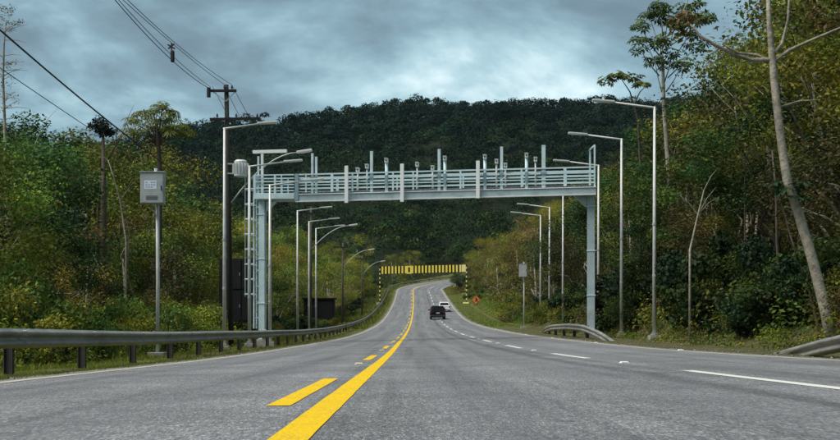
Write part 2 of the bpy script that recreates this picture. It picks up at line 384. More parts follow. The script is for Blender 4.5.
def noise2(x, y, s, seed=0):
    x = np.asarray(x) / s; y = np.asarray(y) / s
    return (np.sin(x * 1.7 + seed) * np.cos(y * 1.3 - seed * 2) + .5 * np.sin(x * 3.1 - y * 2.3 + seed * 3) + .25 * np.sin(x * 6.3 + y * 5.7 + seed)) / 1.75
def smooth(a, b, x):
    t = np.clip((x - a) / (b - a), 0, 1); return t * t * (3 - 2 * t)
CREST = np.array([(-700, 260), (-150, 235), (60, 215), (120, 205), (170, 190), (200, 180), (225, 164), (260, 160), (300, 160), (335, 152), (375, 141), (420, 136), (520, 137), (600, 137), (700, 130), (840, 112), (1500, 85)], float)
HILLY = 620.0
def ground(X, Y):
    X = np.asarray(X, float); shp = X.shape; X = X.ravel(); Y = np.asarray(Y, float).ravel()
    off, rz, ss = near_road(X, Y)
    dl = np.maximum(0, -off - 6.0); dr = np.maximum(0, off - 10.0)
    left = -0.12 - 0.25 * smooth(0, 3, dl) + 0.09 * np.maximum(0, dl - 7) + 0.10 * np.maximum(0, dl - 35)
    bank = smooth(0, 5, dr) * 0.5 + np.minimum(dr, 42) * 0.42 + np.maximum(0, dr - 42) * 0.25
    right = -0.10 + bank * (0.55 + 0.45 * smooth(20, 45, Y)) - 0.25 * smooth(95, 120, ss) * smooth(232, 215, ss) * smooth(7, 11, off)
    z = rz + np.where(off < 0, left, right) + noise2(X, Y, 9, 1) * 0.35 * smooth(9, 16, np.abs(off)) + noise2(X, Y, 34, 2) * 1.8 * smooth(18, 50, np.abs(off))
    hx = CX + F * X / HILLY
    crest = CAMZ + (CY - np.interp(hx, CREST[:, 0], CREST[:, 1])) * HILLY / F + noise2(X, Y, 45, 4) * 4
    t = smooth(290, HILLY, Y) ** 0.9
    z = z * (1 - t) + crest * t
    z = np.where((np.abs(off) < 9) & (ss > 262), rz - 0.4, z)
    return z.reshape(shp)
def gz(x, y): return float(ground(np.array([x]), np.array([y]))[0])

# terrain sheet (dips under the road corridor, which has its own verge strips)
xs = np.unique(np.concatenate([np.linspace(-1100, -120, 26), np.linspace(-120, -20, 41), np.linspace(-20, 30, 64), np.linspace(30, 140, 56), np.linspace(140, 1100, 26)]))
ys = np.unique(np.concatenate([np.linspace(-60, 20, 30), np.linspace(20, 330, 190), np.linspace(330, 700, 60), np.linspace(700, 1500, 12)]))
GX, GY = np.meshgrid(xs, ys)
GZ = ground(GX, GY)
o_, rz_, s_ = near_road(GX.ravel(), GY.ravel()); o_ = o_.reshape(GX.shape)
GZ = GZ - 0.7 * smooth(13.5, 9.5, np.abs(o_ - 1.5))
nx, ny = len(xs), len(ys)
idx = np.arange(nx * ny).reshape(ny, nx)
quads = np.stack([idx[:-1, :-1], idx[:-1, 1:], idx[1:, 1:], idx[1:, :-1]], -1).reshape(-1, 4)
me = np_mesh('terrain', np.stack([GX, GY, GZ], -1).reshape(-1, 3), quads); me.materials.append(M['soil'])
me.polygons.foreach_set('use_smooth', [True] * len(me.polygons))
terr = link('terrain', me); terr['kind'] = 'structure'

def loft(name, offs, zfun, material, parent=None, step=1, jag=None, attr=False, a0=0, a1=None):
    V = []; A = []
    st = range(a0, len(ST) if a1 is None else a1, step)
    for i in st:
        for j, o in enumerate(offs):
            oo = o + (jag(i, j) if jag else 0)
            p = road_pt(DS[i], oo); p.z += zfun(oo, DS[i], p); V.append(p); A.append((oo, DS[i], 0))
    n = len(offs); m = len(st)
    Q = [(a * n + b, a * n + b + 1, (a + 1) * n + b + 1, (a + 1) * n + b) for a in range(m - 1) for b in range(n - 1)]
    me = np_mesh(name, [tuple(v) for v in V], Q); me.materials.append(material)
    me.polygons.foreach_set('use_smooth', [True] * len(me.polygons))
    if attr:
        a = me.attributes.new('lane', 'FLOAT_VECTOR', 'POINT'); a.data.foreach_set('vector', np.array(A, np.float32).ravel())
    return link(name, me, parent)
EDGE_L, WHITE, EDGE_R = -3.615, 3.564, 6.553
def jag(i, j):
    if j == 0: return 0.05 * math.sin(i * 1.7) + 0.04 * math.sin(i * .61)
    if j == 8: return 0.07 * math.sin(i * 1.3) + 0.05 * math.sin(i * .47)
    return 0
road = loft('road', [EDGE_L - .35, -3, -1.5, 0, 1.5, 3, 4.5, 6, EDGE_R + .42], lambda o, s, p: 0.0, M['asphalt'], jag=jag, attr=True)
road['kind'] = 'structure'
def verge_z_l(o, s, p):
    if o > -4.3: return -0.05
    return gz(p.x, p.y) - p.z if o < -8 else (-0.10 - 0.27 * float(smooth(6, 9, -o))) + 0.03 * math.sin(s * 1.9 + o)
def verge_z_r(o, s, p):
    if o < 7.3: return -0.05
    return -0.06 + 0.03 * math.sin(s * 1.6 + o * 2) if o < 9.9 else gz(p.x, p.y) - p.z + (0.02 if o < 12 else -0.3)
vl = loft('verge', [-14.5, -13, -11, -9, -8, -7, -6, -5, -4.5, -3.3], lambda o, s, p: verge_z_l(o, s, p) - (0.3 if o < -14 else 0), M['verge'], step=2); vl['kind'] = 'structure'
RO = [6.2, 7.4, 8, 8.6, 9.2, 9.8, 10.6, 11.5, 13]
i_split = int(np.searchsorted(DS, 92)) // 2 * 2
for m_, a0, a1 in ((M['verge_dry'], 0, i_split + 1), (M['verge'], i_split, None)):
    vr = loft('verge', RO, verge_z_r, m_, step=2, a0=a0, a1=a1); vr['kind'] = 'structure'

# markings: sheets 4 mm above the asphalt, children of the road
def stripe(name, s0, s1, off, w, material, step=1.0, dz=0.004, rag=0.0):
    n = max(2, int((s1 - s0) / step) + 1); V = []
    for s in np.linspace(s0, s1, n):
        for e in (-1, 1):
            V.append(tuple(road_pt(s, off + e * (w / 2) + random.uniform(-rag, rag), dz)))
    Q = [(2 * a, 2 * a + 1, 2 * a + 3, 2 * a + 2) for a in range(n - 1)]
    me = np_mesh(name, V, Q); me.materials.append(material)
    return link(name, me, road)
SEND = DS[-1] - 1
# edges: offset across the road interpolates with the same stations as the asphalt rows
stripe('yellow_centre_line', -10, SEND, 0.0, 0.165, M['mark_yellow'], 0.5, rag=0.004)
stripe('white_edge_line', -10, SEND, EDGE_L, 0.13, M['mark_edge'], 0.5, rag=0.012)
stripe('white_edge_line', -10, SEND, EDGE_R, 0.13, M['mark_edge'], 0.5, rag=0.012)
for k in range(-1, 20):
    s0 = 6.75 + 13.8 * k
    if s0 > 270: break
    stripe('yellow_dash', s0, s0 + 4.6, -0.30, 0.145, M['mark_yellow'], 0.5, rag=0.003)
for k in range(-1, 24):
    s0 = 7.6 + 11.9 * k
    if s0 > 280: break
    stripe('white_dash', s0, s0 + 4.9, WHITE, 0.135, M['mark_white'], 0.5, rag=0.004)
def stud(s, off, m):
    b = MB(); p = road_pt(s, off, 0.0)
    b.box(p + Vector((0, 0, 0.011)), (0.13, 0.10, 0.022), taper=0.72)
    b.box(p + Vector((0, -0.046, 0.011)), (0.09, 0.012, 0.010), mi=1)
    b.build('road_stud', [m, M['lens']], road)
for k in range(0, 9):
    stud(16.2 + 11.9 * k, WHITE, M['paint_white'])
    stud(17.6 + 13.8 * k, -0.30, M['yellow_pale'])
    stud(14.0 + 11.9 * k, EDGE_R + .14, M['paint_white'])

# ------------------------------------------------------------------ guardrails
PROF = [(0.0, -.155), (.012, -.145), (.075, -.105), (.083, -.085), (.075, -.06), (.02, -.02), (.012, 0), (.02, .02), (.075, .06), (.083, .085), (.075, .105), (.012, .145), (0.0, .155)]
def rail_section(pts, side, parent, proud=0.0):
    # pts: list of (position of the beam's centre, outward-to-road direction)
    b = MB(); n = len(PROF); vs = []
    for p, d in pts:
        for a, h in PROF: vs.append(p + d * (a + proud) + Vector((0, 0, h)))
        for a, h in reversed(PROF): vs.append(p + d * (a + proud - 0.006) + Vector((0, 0, h)))
    m = 2 * n; L = len(pts)
    fs = [(i * m + k, i * m + (k + 1) % m, (i + 1) * m + (k + 1) % m, (i + 1) * m + k) for i in range(L - 1) for k in range(m)]
    fs += [tuple(range(m)), tuple((L - 1) * m + k for k in range(m - 1, -1, -1))]
    b.add(vs, fs)
    return b.build('rail_section', M['rail'], parent, smooth=False)
def guardrail(label, path, spacing, face, post_h=0.62, post_mat='rail_post', every=1, first=0.0):
    # path: function t -> (Vector top-of-beam point), face: -1 road lies at -X of the rail, +1 at +X
    t0, t1, f = path
    root = thing('guardrail', label, 'guardrail', f(t0) - Vector((0, 0, 0.65)))
    O = root.location.copy()
    def pd(t):
        p = f(t); q = f(t + 0.05); d = (q - p); d.z = 0; d.normalize()
        n = Vector((d.y, -d.x, 0))
        if n.x * face < 0 and abs(n.x) > 0.2: n = -n
        elif abs(n.x) <= 0.2: n = Vector((d.y, -d.x, 0)) * face
        return p - Vector((0, 0, 0.155)) - O, n
    k = 0; t = t0; proud_ = .006
    while t < t1 - 0.1:
        e = min(t + spacing, t1)
        ts = np.linspace(t, e + (0.16 if e < t1 else 0), 4)
        rail_section([pd(a) for a in ts], face, root, 0.004 if k % 2 else 0.0)
        p, n = pd(t)
        g = f(t)
        if g.y < 75:
            b = MB()
            for dt in (.03, .12):
                pj, nj = pd(min(t + dt, t1 - .06))
                for hz_ in (-.115, -.05, .05, .115):
                    q = pj + Vector((0, 0, hz_)) + nj * (.062 + proud_); b.tube([q, q + nj * .022], .014, 6)
            b.build('lap_bolts', M['galv'], root)['kind'] = 'stuff'
        gl = gz(g.x, g.y) - 0.25 - O.z
        if k % every == 0 and p.z - gl > 0.28:
            b = MB(); top = p.z + 0.13
            an = math.atan2(n.y, n.x)
            c = p - n * 0.15
            b.box((c.x, c.y, (top + gl) / 2), (0.13, 0.014, top - gl), rz=an)
            for e2 in (-1, 1):
                q = c + n * 0.065 * e2
                b.box((q.x, q.y, (top + gl) / 2), (0.012, 0.10, top - gl), rz=an)
            b.build('rail_post', M[post_mat], root)
            b = MB(); c2 = p - n * 0.045
            b.box((c2.x, c2.y, p.z), (0.085, 0.11, 0.26), rz=an)
            b.build('spacer_block', M['rail_post'], root)
            b = MB()
            for dz2 in (-.0, ):
                q = p + n * 0.016; b.tube([q + Vector((0, 0, dz2)), q + n * 0.016 + Vector((0, 0, dz2))], 0.016, 6)
            b.build('bolt', M['galv'], root)
        k += 1; t = e
    return root
RAIL_OFF = -5.66
def lf(s):
    return road_pt(s, RAIL_OFF, 0.62 + 0.005 * math.sin(s * 0.39) + 0.004 * math.sin(s * .17))
guardrail('long grey guardrail along the left side of the road, running on round the far bend', (2.0, SEND - 25, lf), 3.96, 1)
def poly(pts):
    pts = [Vector(p) for p in pts]
    d = np.concatenate([[0], np.cumsum([(b - a).length for a, b in zip(pts, pts[1:])])])
    A = np.array([tuple(p) for p in pts]); ns = np.linspace(0, d[-1], 60)
    S = np.stack([np.interp(ns, d, A[:, i]) for i in range(3)], 1)
    for _ in range(3): S[1:-1] = (S[:-2] + 2 * S[1:-1] + S[2:]) / 4
    return (0.0, float(d[-1]), lambda t: Vector([float(np.interp(t, ns, S[:, i])) for i in range(3)]))
z0 = CAMZ
guardrail('short guardrail with its ends bent to the ground, before the right gantry column',
          poly([(7.42, 42.3, z0 - .50), (7.34, 46, z0 - .05), (7.25, 50, z0 + .24), (7.2, 55, z0 + .32), (7.25, 62, z0 + .30), (7.4, 67, z0 + .15), (7.7, 72, z0 - .25)]), 3.9, -1)
guardrail('guardrail end sloping down into the dirt at the right edge of the photo',
          poly([(7.5, 4, z0 + .2), (7.5, 12, z0 + .2), (7.5, 16, z0 + .16), (7.45, 20, z0 - .06), (7.45, 23.6, z0 - .45)]), 3.9, -1)

# ------------------------------------------------------------------ lamp posts
def lamp_post(label, px, Y, H, side, arm=2.4, X=None, base=None):
    x = (px - CX) * Y / F; g = gz(x, Y)
    if abs(x) < 10: g = min(g, float(near_road([x], [Y])[1][0]) - 0.05)
    t = thing('lamp_post', label, 'lamp post', (x, Y, g), 0, 'slim galvanised lamp posts along the road')
    b = MB(); b.tube([(0, 0, 0.06), (0, 0, H * .45), (0, 0, H)], [0.085, 0.07, 0.05], 10); b.build('pole', M['galv_pole'], t, smooth=True)
    b = MB(); b.box((0, 0, 0.06), (0.42, 0.42, 0.34)); b.build('concrete_footing', M['concrete'], t, bevel=0.02)
    b = MB(); b.tube([(0, 0, 0.25), (0, 0, 0.275)], 0.17, 10)
    for k in range(4): b.tube([(.12 * math.cos(k * 1.57 + .78), .12 * math.sin(k * 1.57 + .78), .25), (.12 * math.cos(k * 1.57 + .78), .12 * math.sin(k * 1.57 + .78), .33)], .014, 5)
    b.build('base_plate', M['galv'], t)
    for hh in (H * .28, H * .5): 
        b = MB(); b.tube([(0, 0, hh - .05), (0, 0, hh + .05)], [0.088, 0.086], 10); b.build('band', M['galv'], t)
    s = side; r = 0.085
    b = MB(); b.tube([(-.06 * s, 0, H - .05), (0.03 * s, 0, H - .035), ((arm - .75) * s, 0, H + .075 * arm)], [0.042, 0.042, 0.032], 8); b.build('arm', M['galv_pole'], t, smooth=True)
    p = Vector(((arm - .85) * s, 0, H + .075 * arm + .01)); q = Vector((arm * s, 0, H + .075 * arm + .075))
    b = MB(); b.bar(p, q, 0.26, 0.075); h = b.build('lamp_head', M['lamp_head'], t, bevel=0.02)
    b = MB(); d = (q - p); b.bar(p + d * .25 + Vector((0, 0, -.045)), p + d * .92 + Vector((0, 0, -.045)), 0.19, 0.012); b.build('lens', M['lens'], h)
    return t
lamp_post('nearest lamp post on the right, tallest in the photo, before the tangled slope', 654.5, 43.7, 9.05, -1)
lamp_post('second lamp post on the right, just right of the gantry column', 621.5, 51, 9.0, -1)
lamp_post('lamp post hugging the right gantry column, its arm reaching over the railing end', 598.5, 60, 9.0, -1)
lamp_post('lamp post left of the right gantry column whose arm hides behind the gantry deck', 563, 74, 9.0, -1)
lamp_post('taller looking of two neighbouring lamp posts behind the left end of the short guardrail', 549.5, 84, 9.05, -1)
lamp_post('lower looking of two neighbouring lamp posts behind the left end of the short guardrail', 540.5, 91, 9.05, -1)
lamp_post('nearest lamp post on the left, in front of the dark utility pole', 224.5, 46.6, 9.2, 1, 2.2)
lamp_post('lamp post standing against the ladder cage at the left gantry end', 249.5, 51.2, 8.25, 1)
lamp_post('lamp post in front of the left gantry deck, its arm crossing the railings', 270, 50.6, 7.25, 1)
lamp_post('left lamp post under the gantry with its arm hidden behind the deck', 297.5, 78, 9.0, 1)
lamp_post('left lamp post under the gantry, nearer of the pair with parallel arms', 309, 88, 9.1, 1)
lamp_post('left lamp post under the gantry, farther of the pair with parallel arms', 316, 94, 9.0, 1)

# ------------------------------------------------------------------ gantry
PL, PR = at(256, 330, 52.4), at(596, 330, 50.2); PL.z = PR.z = 0
ex = (PR - PL); GL = ex.length; ex.normalize(); ey = Vector((-ex.y, ex.x, 0))          # ey points away from the camera
gang = math.atan2(ex.y, ex.x)
gbase = Vector((PL.x, PL.y, 0.0))
gan = thing('gantry', 'pale blue-grey steel toll gantry with a railed walkway spanning the whole road', 'gantry', gbase, gang)
camp = Vector((0, 0, CAMZ))
def gp(px, py, v=0.0):                       # gantry-local point seen at a photo pixel, v metres behind its front plane
    d = Vector(((px - CX) / F, 1.0, (CY - py) / F)); o = gbase + ey * v
    tt = (o - camp).dot(ey) / d.dot(ey); w = camp + d * tt - gbase
    return Vector((w.dot(ex), v, w.z))
def gpart(name, fn, m, bevel=0, smooth=False, label=None):
    b = MB(); fn(b); return b.build(name, M[m] if isinstance(m, str) else [M[k] for k in m], gan, bevel=bevel, smooth=smooth, label=label)
def line_y(px, yl, yr): return yl + (yr - yl) * (px - 298) / (590 - 298)
W_ = 1.15
# columns
def column(pxc, ytop, w):
    p = gp(pxc, ytop, W_ / 2); wx, wy = gbase.x + ex.x * p.x + ey.x * W_ / 2, gbase.y + ex.y * p.x + ey.y * W_ / 2
    g = gz(wx, wy) - .05
    def f(b): b.box((p.x, W_ / 2, (p.z + g) / 2), (w, w * 1.15, p.z - g))
    c = gpart('column', f, 'paint_mid_and_shade' if pxc > 400 else 'paint_pale', bevel=0.02)  # right column's shade is put into a darker colour, left stays pale
    b = MB(); b.box((p.x, W_ / 2, g + .12), (w * 1.75, w * 2.0, 0.5)); b.build('concrete_footing', M['concrete'], c, bevel=0.02)
    b = MB(); b.box((p.x, W_ / 2, g + .39), (w * 1.5, w * 1.7, 0.04)); b.build('base_plate', M['galv'], c)
    for k in range(3):
        zz = g + (p.z - g) * (.3 + .3 * k); b = MB(); b.box((p.x, W_ / 2, zz), (w + .05, w * 1.15 + .05, 0.05)); b.build('flange', M['paint_pale'], c)
    return p, g
cr, gr = column(591, 191.5, .345)
cl, gl = column(262.5, 200, .30)
def haunch(b):
    p = gp(586.2, 195.2, 0.35); b.prism([(0, 0), (-.55, 0), (-.42, -.12), (0, -.52)], p, (1, 0, 0), (0, 0, 1), (0, 1, 0), .45)
gpart('haunch', haunch, 'paint_mid_and_shade')
def haunch2(b):
    p = gp(266.2, 201.6, 0.40); b.prism([(0, 0), (.42, 0), (0, -.42)], p, (1, 0, 0), (0, 0, 1), (0, 1, 0), .35)
gpart('haunch', haunch2, 'paint_pale')
# main girders
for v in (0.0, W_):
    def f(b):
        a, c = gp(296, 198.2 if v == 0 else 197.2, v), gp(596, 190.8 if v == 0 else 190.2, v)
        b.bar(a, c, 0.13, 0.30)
    g_ = gpart('girder', f, 'paint_mid_and_shade', bevel=0.008)
    b = MB(); dz = Vector((0, 0, .165)); a, c = gp(296, 198.2 if v == 0 else 197.2, v), gp(596, 190.8 if v == 0 else 190.2, v)
    b.bar(a - dz, c - dz, 0.22, 0.035); b.bar(a + dz, c + dz, 0.22, 0.035); b.build('flange', M['paint_white'], g_)
# deck: grating panels between the girders
for k in range(14):
    u0 = 296 + (596 - 296) * k / 14; u1 = 296 + (596 - 296) * (k + .985) / 14
    def f(b):
        a, c = gp(u0, line_y(u0, 193.8, 186.5), W_ / 2), gp(u1, line_y(u1, 193.8, 186.5), W_ / 2); a.y = c.y = W_ / 2
        b.bar(a, c, W_ - .16, 0.05)
        n = 6
        for i in range(n):
            q = a + (c - a) * (i + .5) / n; b.box((q.x, W_ / 2, q.z - .04), (.03, W_ - .16, .05))
    gpart('deck_panel', f, 'deck_grid')
# underside cross beams
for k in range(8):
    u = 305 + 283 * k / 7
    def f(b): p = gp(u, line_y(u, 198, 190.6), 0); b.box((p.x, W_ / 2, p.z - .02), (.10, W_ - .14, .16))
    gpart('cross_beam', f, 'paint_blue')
# left landing, a little lower than the main deck
def f(b):
    a, c = gp(254.5, 196.2, 0), gp(294.5, 196.0, 0); a.y = c.y = W_ / 2; b.bar(a, c, W_ + .12, 0.27)
gpart('landing_deck', f, 'paint_pale', bevel=0.01)
for px, yt in ((296.8, 174.0),):
    for v in (-.06, W_):
        def f(b): p, q = gp(px, yt, v), gp(px, 201, v); b.box((p.x, v, (p.z + q.z) / 2), (.17, .12, p.z - q.z))
        gpart('end_frame', f, 'paint_blue', bevel=0.01)
# hand rails (front and back) on main span and landing
for v, ofs in ((0.0, 0.0), (W_, 0.0)):
    for yl, yr, w in ((174.6, 167.0, .045), (179.2, 172.2, .06), (185.3, 178.6, .035), (189.0, 182.6, .035)):
        if v > 0:                            # same heights on the far side
            zl, zr = gp(296, yl, 0).z, gp(595, yr, 0).z
        def f(b):
            a, c = gp(298.5, yl, v), gp(595, yr, v)
            if v > 0: a.z, c.z = zl, zr
            b.bar(a, c, w, w * 1.35)
        gpart('hand_rail', f, 'paint_pale')
    for yl, w in ((175.0, .045), (181.5, .045), (187.8, .04)):
        def f(b):
            a, c = gp(254.5, yl + .3, v), gp(294, yl - .3, v)
            if v > 0: a.z, c.z = gp(254.5, yl + .3, 0).z, gp(294, yl - .3, 0).z
            b.bar(a, c, w, w * 1.25)
        gpart('hand_rail', f, 'paint_pale')
    for px, w in ((332, .12), (352.5, .07), (393, .07), (413.2, .07), (460.5, .08), (521.5, .07), (565, .13), (590, .08), (306, .06), (275, .09), (281.5, .05), (255, .06)):
        def f(b):
            yt = line_y(px, 174.6, 167.0) if px > 297 else 175.2; yb = line_y(px, 192.5, 185.5) if px > 297 else 193
            p, q = gp(px, yt, 0), gp(px, yb, 0)
            b.box((p.x, v + (.02 if v > 0 else -.0), (p.z + q.z) / 2), (w, .05, p.z - q.z))
        gpart('rail_post', f, 'paint_pale')
# end-rail closing the right side and left side
for px, yy in ((594.5, 167), (594.5, 172.3), (594.5, 178.7), (254.5, 175.2), (254.5, 181.6)):
    def f(b):
        p = gp(px, yy, 0); b.bar((p.x, 0, p.z), (p.x, W_, p.z), .045, .05)
    gpart('end_rail', f, 'paint_pale')
# upright frame on the right end
def f(b):
    p, q = gp(590, 149, W_), gp(590, 188, W_); b.box((p.x, W_ + .02, (p.z + q.z) / 2), (.085, .08, p.z - q.z))
    p2, q2 = gp(594.6, 144.8, 0), gp(594.6, 190, 0); b.box((p2.x, -.02, (p2.z + q2.z) / 2), (.075, .07, p2.z - q2.z))
    b.bar((p.x, W_ + .02, p.z - .03), (p2.x, -.02, p2.z - .03), .06, .06)
gpart('end_frame', f, 'paint_pale')
# white antenna panels fixed to the road-side face
for px, yt, yb in ((346.6, 166, 203), (402.2, 164, 202), (478, 161, 198.5)):
    def f(b):
        p, q = gp(px, yt, -.22), gp(px, yb, -.22); b.box((p.x, -.25, (p.z + q.z) / 2), (.165, .09, p.z - q.z))
    a_ = gpart('antenna_panel', f, 'paint_white', bevel=0.012)
    b = MB(); p = gp(px, line_y(px, 180, 172.5), -.1); p2 = gp(px, line_y(px, 197, 190), -.1)
    for z in (p.z, p2.z): b.box((p.x, -.12, z), (.07, .18, .05))
    b.build('bracket', M['galv'], a_)
# tall masts
for px, yt, w in ((312.4, 154, .10), (316.3, 157.5, .10), (371.6, 152, .125), (439.2, 150, .125), (501.6, 147.5, .125), (543.6, 146, .17), (258.4, 157, .08)):
    def f(b):
        yb = line_y(px, 193.5, 186.5); p, q = gp(px, yt, .1), gp(px, yb, .1); b.box((p.x, .1, (p.z + q.z) / 2), (w, w, p.z - q.z))
    mm = gpart('mast', f, 'paint_pale')
    b = MB(); p = gp(px, yt, .1); b.box((p.x, .1, p.z + .012), (w * 1.1, w * 1.1, .024)); b.build('mast_cap', M['paint_white'], mm)
    p = gp(px, line_y(px, 179, 172.2), .1); b = MB(); b.box((p.x, .05, p.z), (w * 1.6, .18, .09)); b.build('clamp', M['paint_blue'], mm)
# camera posts with heads
for px, yt, tall in ((386.6, 160, 1), (445, 158, 1), (485, 156.5, 1), (526.6, 155, 1), (358, 169.5, 0), (367.2, 166, 0), (417.4, 164, 0), (432.8, 167.5, 0), (496.6, 161, 0), (505.6, 165, 0), (535.6, 159, 0)):
    v = .05 if tall else W_ - .1
    def f(b):
        yb = line_y(px, 196, 190) if tall else line_y(px, 192, 186)
        p, q = gp(px, yt + 2, v), gp(px, yb, v); b.tube([(p.x, v, q.z), (p.x, v, p.z)], .075 if tall else .045, 8)
    mm = gpart('camera_post', f, 'paint_pale' if tall else 'galv_pole', smooth=True)
    p = gp(px, yt, v); b = MB()
    w = .15 if tall else .15
    b.box((p.x, v - .04, p.z - .04), (w * .95, .26, .17)); b.box((p.x, v - .05, p.z + .055), (w * 1.1, .34, .02)); hd_ = b.build('camera_head', M['paint_white'], mm)
    b = MB(); b.tube([(p.x, v - .168, p.z - .04), (p.x, v - .19, p.z - .04)], .035, 8); b.build('camera_lens', M['black'], hd_)
    if tall:
        b = MB(); q = gp(px, line_y(px, 180, 173), v); b.box((q.x, v - .05, q.z - .1), (.13, .16, .42)); b.build('junction_box', M['paint_blue'], mm)
# davit over the ladder: post and thick arm
def f(b):
    p, q = gp(262.3, 151, .15), gp(262.3, 193, .15); b.box((p.x, .15, (p.z + q.z) / 2), (.11, .11, p.z - q.z))
gpart('davit_post', f, 'paint_white')
def f(b):
    a, c = gp(253, 152.6, .15), gp(287, 151.6, .15); b.bar((a.x, .15, a.z + .02), (c.x, .15, c.z + .02), .14, .15)
gpart('davit_arm', f, 'paint_white', bevel=0.01)
# ladder with safety cage hanging down the left end
lx = gp(255.2, 200, W_ / 2).x; ztop = gp(255, 176, W_ / 2).z; zbot = gl + .9
LD = thing('access_ladder', '', 'ladder'); bpy.data.objects.remove(LD)
def f(b):
    for v in (W_ / 2 - .22, W_ / 2 + .22): b.box((lx, v, (ztop + zbot) / 2), (.065, .05, ztop - zbot))
lad = gpart('ladder', f, 'paint_pale')
z = zbot + .2
while z < ztop - .1:
    b = MB(); b.tube([(lx, W_ / 2 - .2, z), (lx, W_ / 2 + .2, z)], .016, 6); b.build('rung', M['galv'], lad); z += .30
z = zbot + 1.6; hoops = []
while z < ztop + .05:
    b = MB(); pts = []
    for k in range(13):
        a = math.pi * k / 12; pts.append((lx - .48 * math.sin(a) ** .6 * 1.0, W_ / 2 - .34 * math.cos(a), z))
    b.tube(pts, .028, 6); b.build('cage_hoop', M['paint_pale'], lad); z += .70
for v in (W_ / 2 - .22, W_ / 2, W_ / 2 + .22):
    b = MB(); xx = lx - (.48 if v == W_ / 2 else .42); b.box((xx, v, (zbot + 1.5 + ztop) / 2), (.012, .045, ztop - zbot - 1.5)); b.build('cage_strap', M['paint_pale'], lad)
z = zbot + .5
while z < ztop - .3:
    b = MB(); b.bar((lx + .03, W_ / 2, z), (cl.x - .16, W_ / 2, z), .05, .05); b.build('ladder_bracket', M['paint_pale'], lad); z += .74

# small grey box at the foot of the ladder column
p = at(264, 328, 50.8); g = gz(p.x, p.y)
t = thing('junction_cabinet', 'small pale grey cabinet on a plinth at the foot of the left gantry column', 'cabinet', (p.x, p.y, g))
b = MB(); b.box((0, 0, .62), (.22, .3, .34)); b.build('cabinet_body', M['galv_pole'], t, bevel=0.012)
b = MB(); b.box((0, 0, .21), (.16, .2, .5)); b.build('plinth', M['concrete'], t)
b = MB(); b.box((0, -.158, .62), (.18, .016, .29)); b.build('door', M['lamp_head'], t)

# ------------------------------------------------------------------ control boxes on posts
def control_box(label, px, py_top, py_bot, Y, w, H, post_r=.055, yaw=-0.22, sticker=True):
    p = at(px, CY, Y); g = gz(p.x, Y); ztop = at(px, py_top, Y).z - g; zb = at(px, py_bot, Y).z - g; h = ztop - zb
    t = thing('control_box', label, 'control box', (p.x, Y, g))
    b = MB(); b.tube([(0, .1, -.05), (0.02, .1, zb * .5), (0, .1, ztop + .02)], post_r, 10); b.build('post', M['galv_pole'], t, smooth=True)
    b = MB(); b.box((0, .1, .06), (.5, .5, .3)); b.build('concrete_footing', M['concrete'], t, bevel=0.02)
    rot = Matrix.Rotation(yaw, 3, 'Z')
    def P(x, y, z): return rot @ Vector((x, y, 0)) + Vector((0, 0, z))
    zc_ = (ztop + zb) / 2; d = w * .42; cxo = -w * .12
    b = MB(); b.box(P(cxo, -.1, zc_), (w, d, h), rz=yaw); body = b.build('cabinet_body', M['cab_grey'], t, bevel=0.015)
    b = MB(); b.box(P(cxo, -.1 - d / 2 - .012, zc_), (w * .93, .022, h * .94), rz=yaw); door = b.build('door', M['cab_grey'], t, bevel=0.006)
    b = MB(); b.box(P(cxo, -.1 - .03, ztop + .012), (w * 1.06, d * 1.15, .022), rz=yaw); b.build('roof_cap', M['galv_pole'], t)
    b = MB(); b.box(P(cxo + w * .40, -.1 - d / 2 - .035, zc_), (.025, .03, .14), rz=yaw); b.build('handle', M['black'], door)
    if sticker:
        b = MB(); b.box(P(cxo - w * .06, -.1 - d / 2 - .026, zc_ + h * .10), (w * .52, .004, h * .28), rz=yaw); st = b.build('sticker', M['sticker'], door)
        b = MB()
        for r_ in range(3):
            for c_ in range(4):
                if (r_, c_) in ((2, 3), (0, 1)): continue
                b.box(P(cxo - w * .06 + (c_ - 1.5) * w * .11, -.1 - d / 2 - .0295, zc_ + h * (.10 + (1 - r_) * .075)), (w * .075, .002, h * .03), rz=yaw)
        b.build('sticker_print', M['ink'], st)
        b = MB()
        for k in range(4): b.box(P(cxo, -.1 - d / 2 - .026, zc_ - h * .26 - k * .035), (w * .5, .006, .012), rz=yaw)
        b.build('vent', M['cab_dark'], door)
    b = MB(); b.tube([P(cxo + w * .12, -.1, ztop + .02), P(cxo + w * .12, -.1, ztop + .12)], .045, 8); b.tube([P(cxo + w * .12, -.1, ztop + .12), P(cxo + w * .12, -.1, ztop + .135)], .055, 8); b.build('photocell', M['paint_white'], t)
    for sx in (-.07, .09):
        b = MB(); q = P(cxo + sx, -.05, zb); b.tube([q, q + Vector((0, .03, -.12)), Vector((sx * .5, .06, zb - .3)), Vector((sx * .4 + .03, .06, zb - .5))], .014, 6); b.build('conduit', M['galv'], t)
    for zz in (zb + h * .25, zb + h * .75):
        b = MB(); b.box((0, .06, zz), (.2, .12, .05)); b.build('clamp', M['galv'], t)
    return t
control_box('grey control box with a white sticker, on a thin post behind the left guardrail', 156.5, 173.5, 204.5, 34, .70, 0, yaw=.03)
control_box('small grey box on a post at the right verge, left of the short bent guardrail', 524, 264, 277, 87, .62, 0, .05, -.1, False)

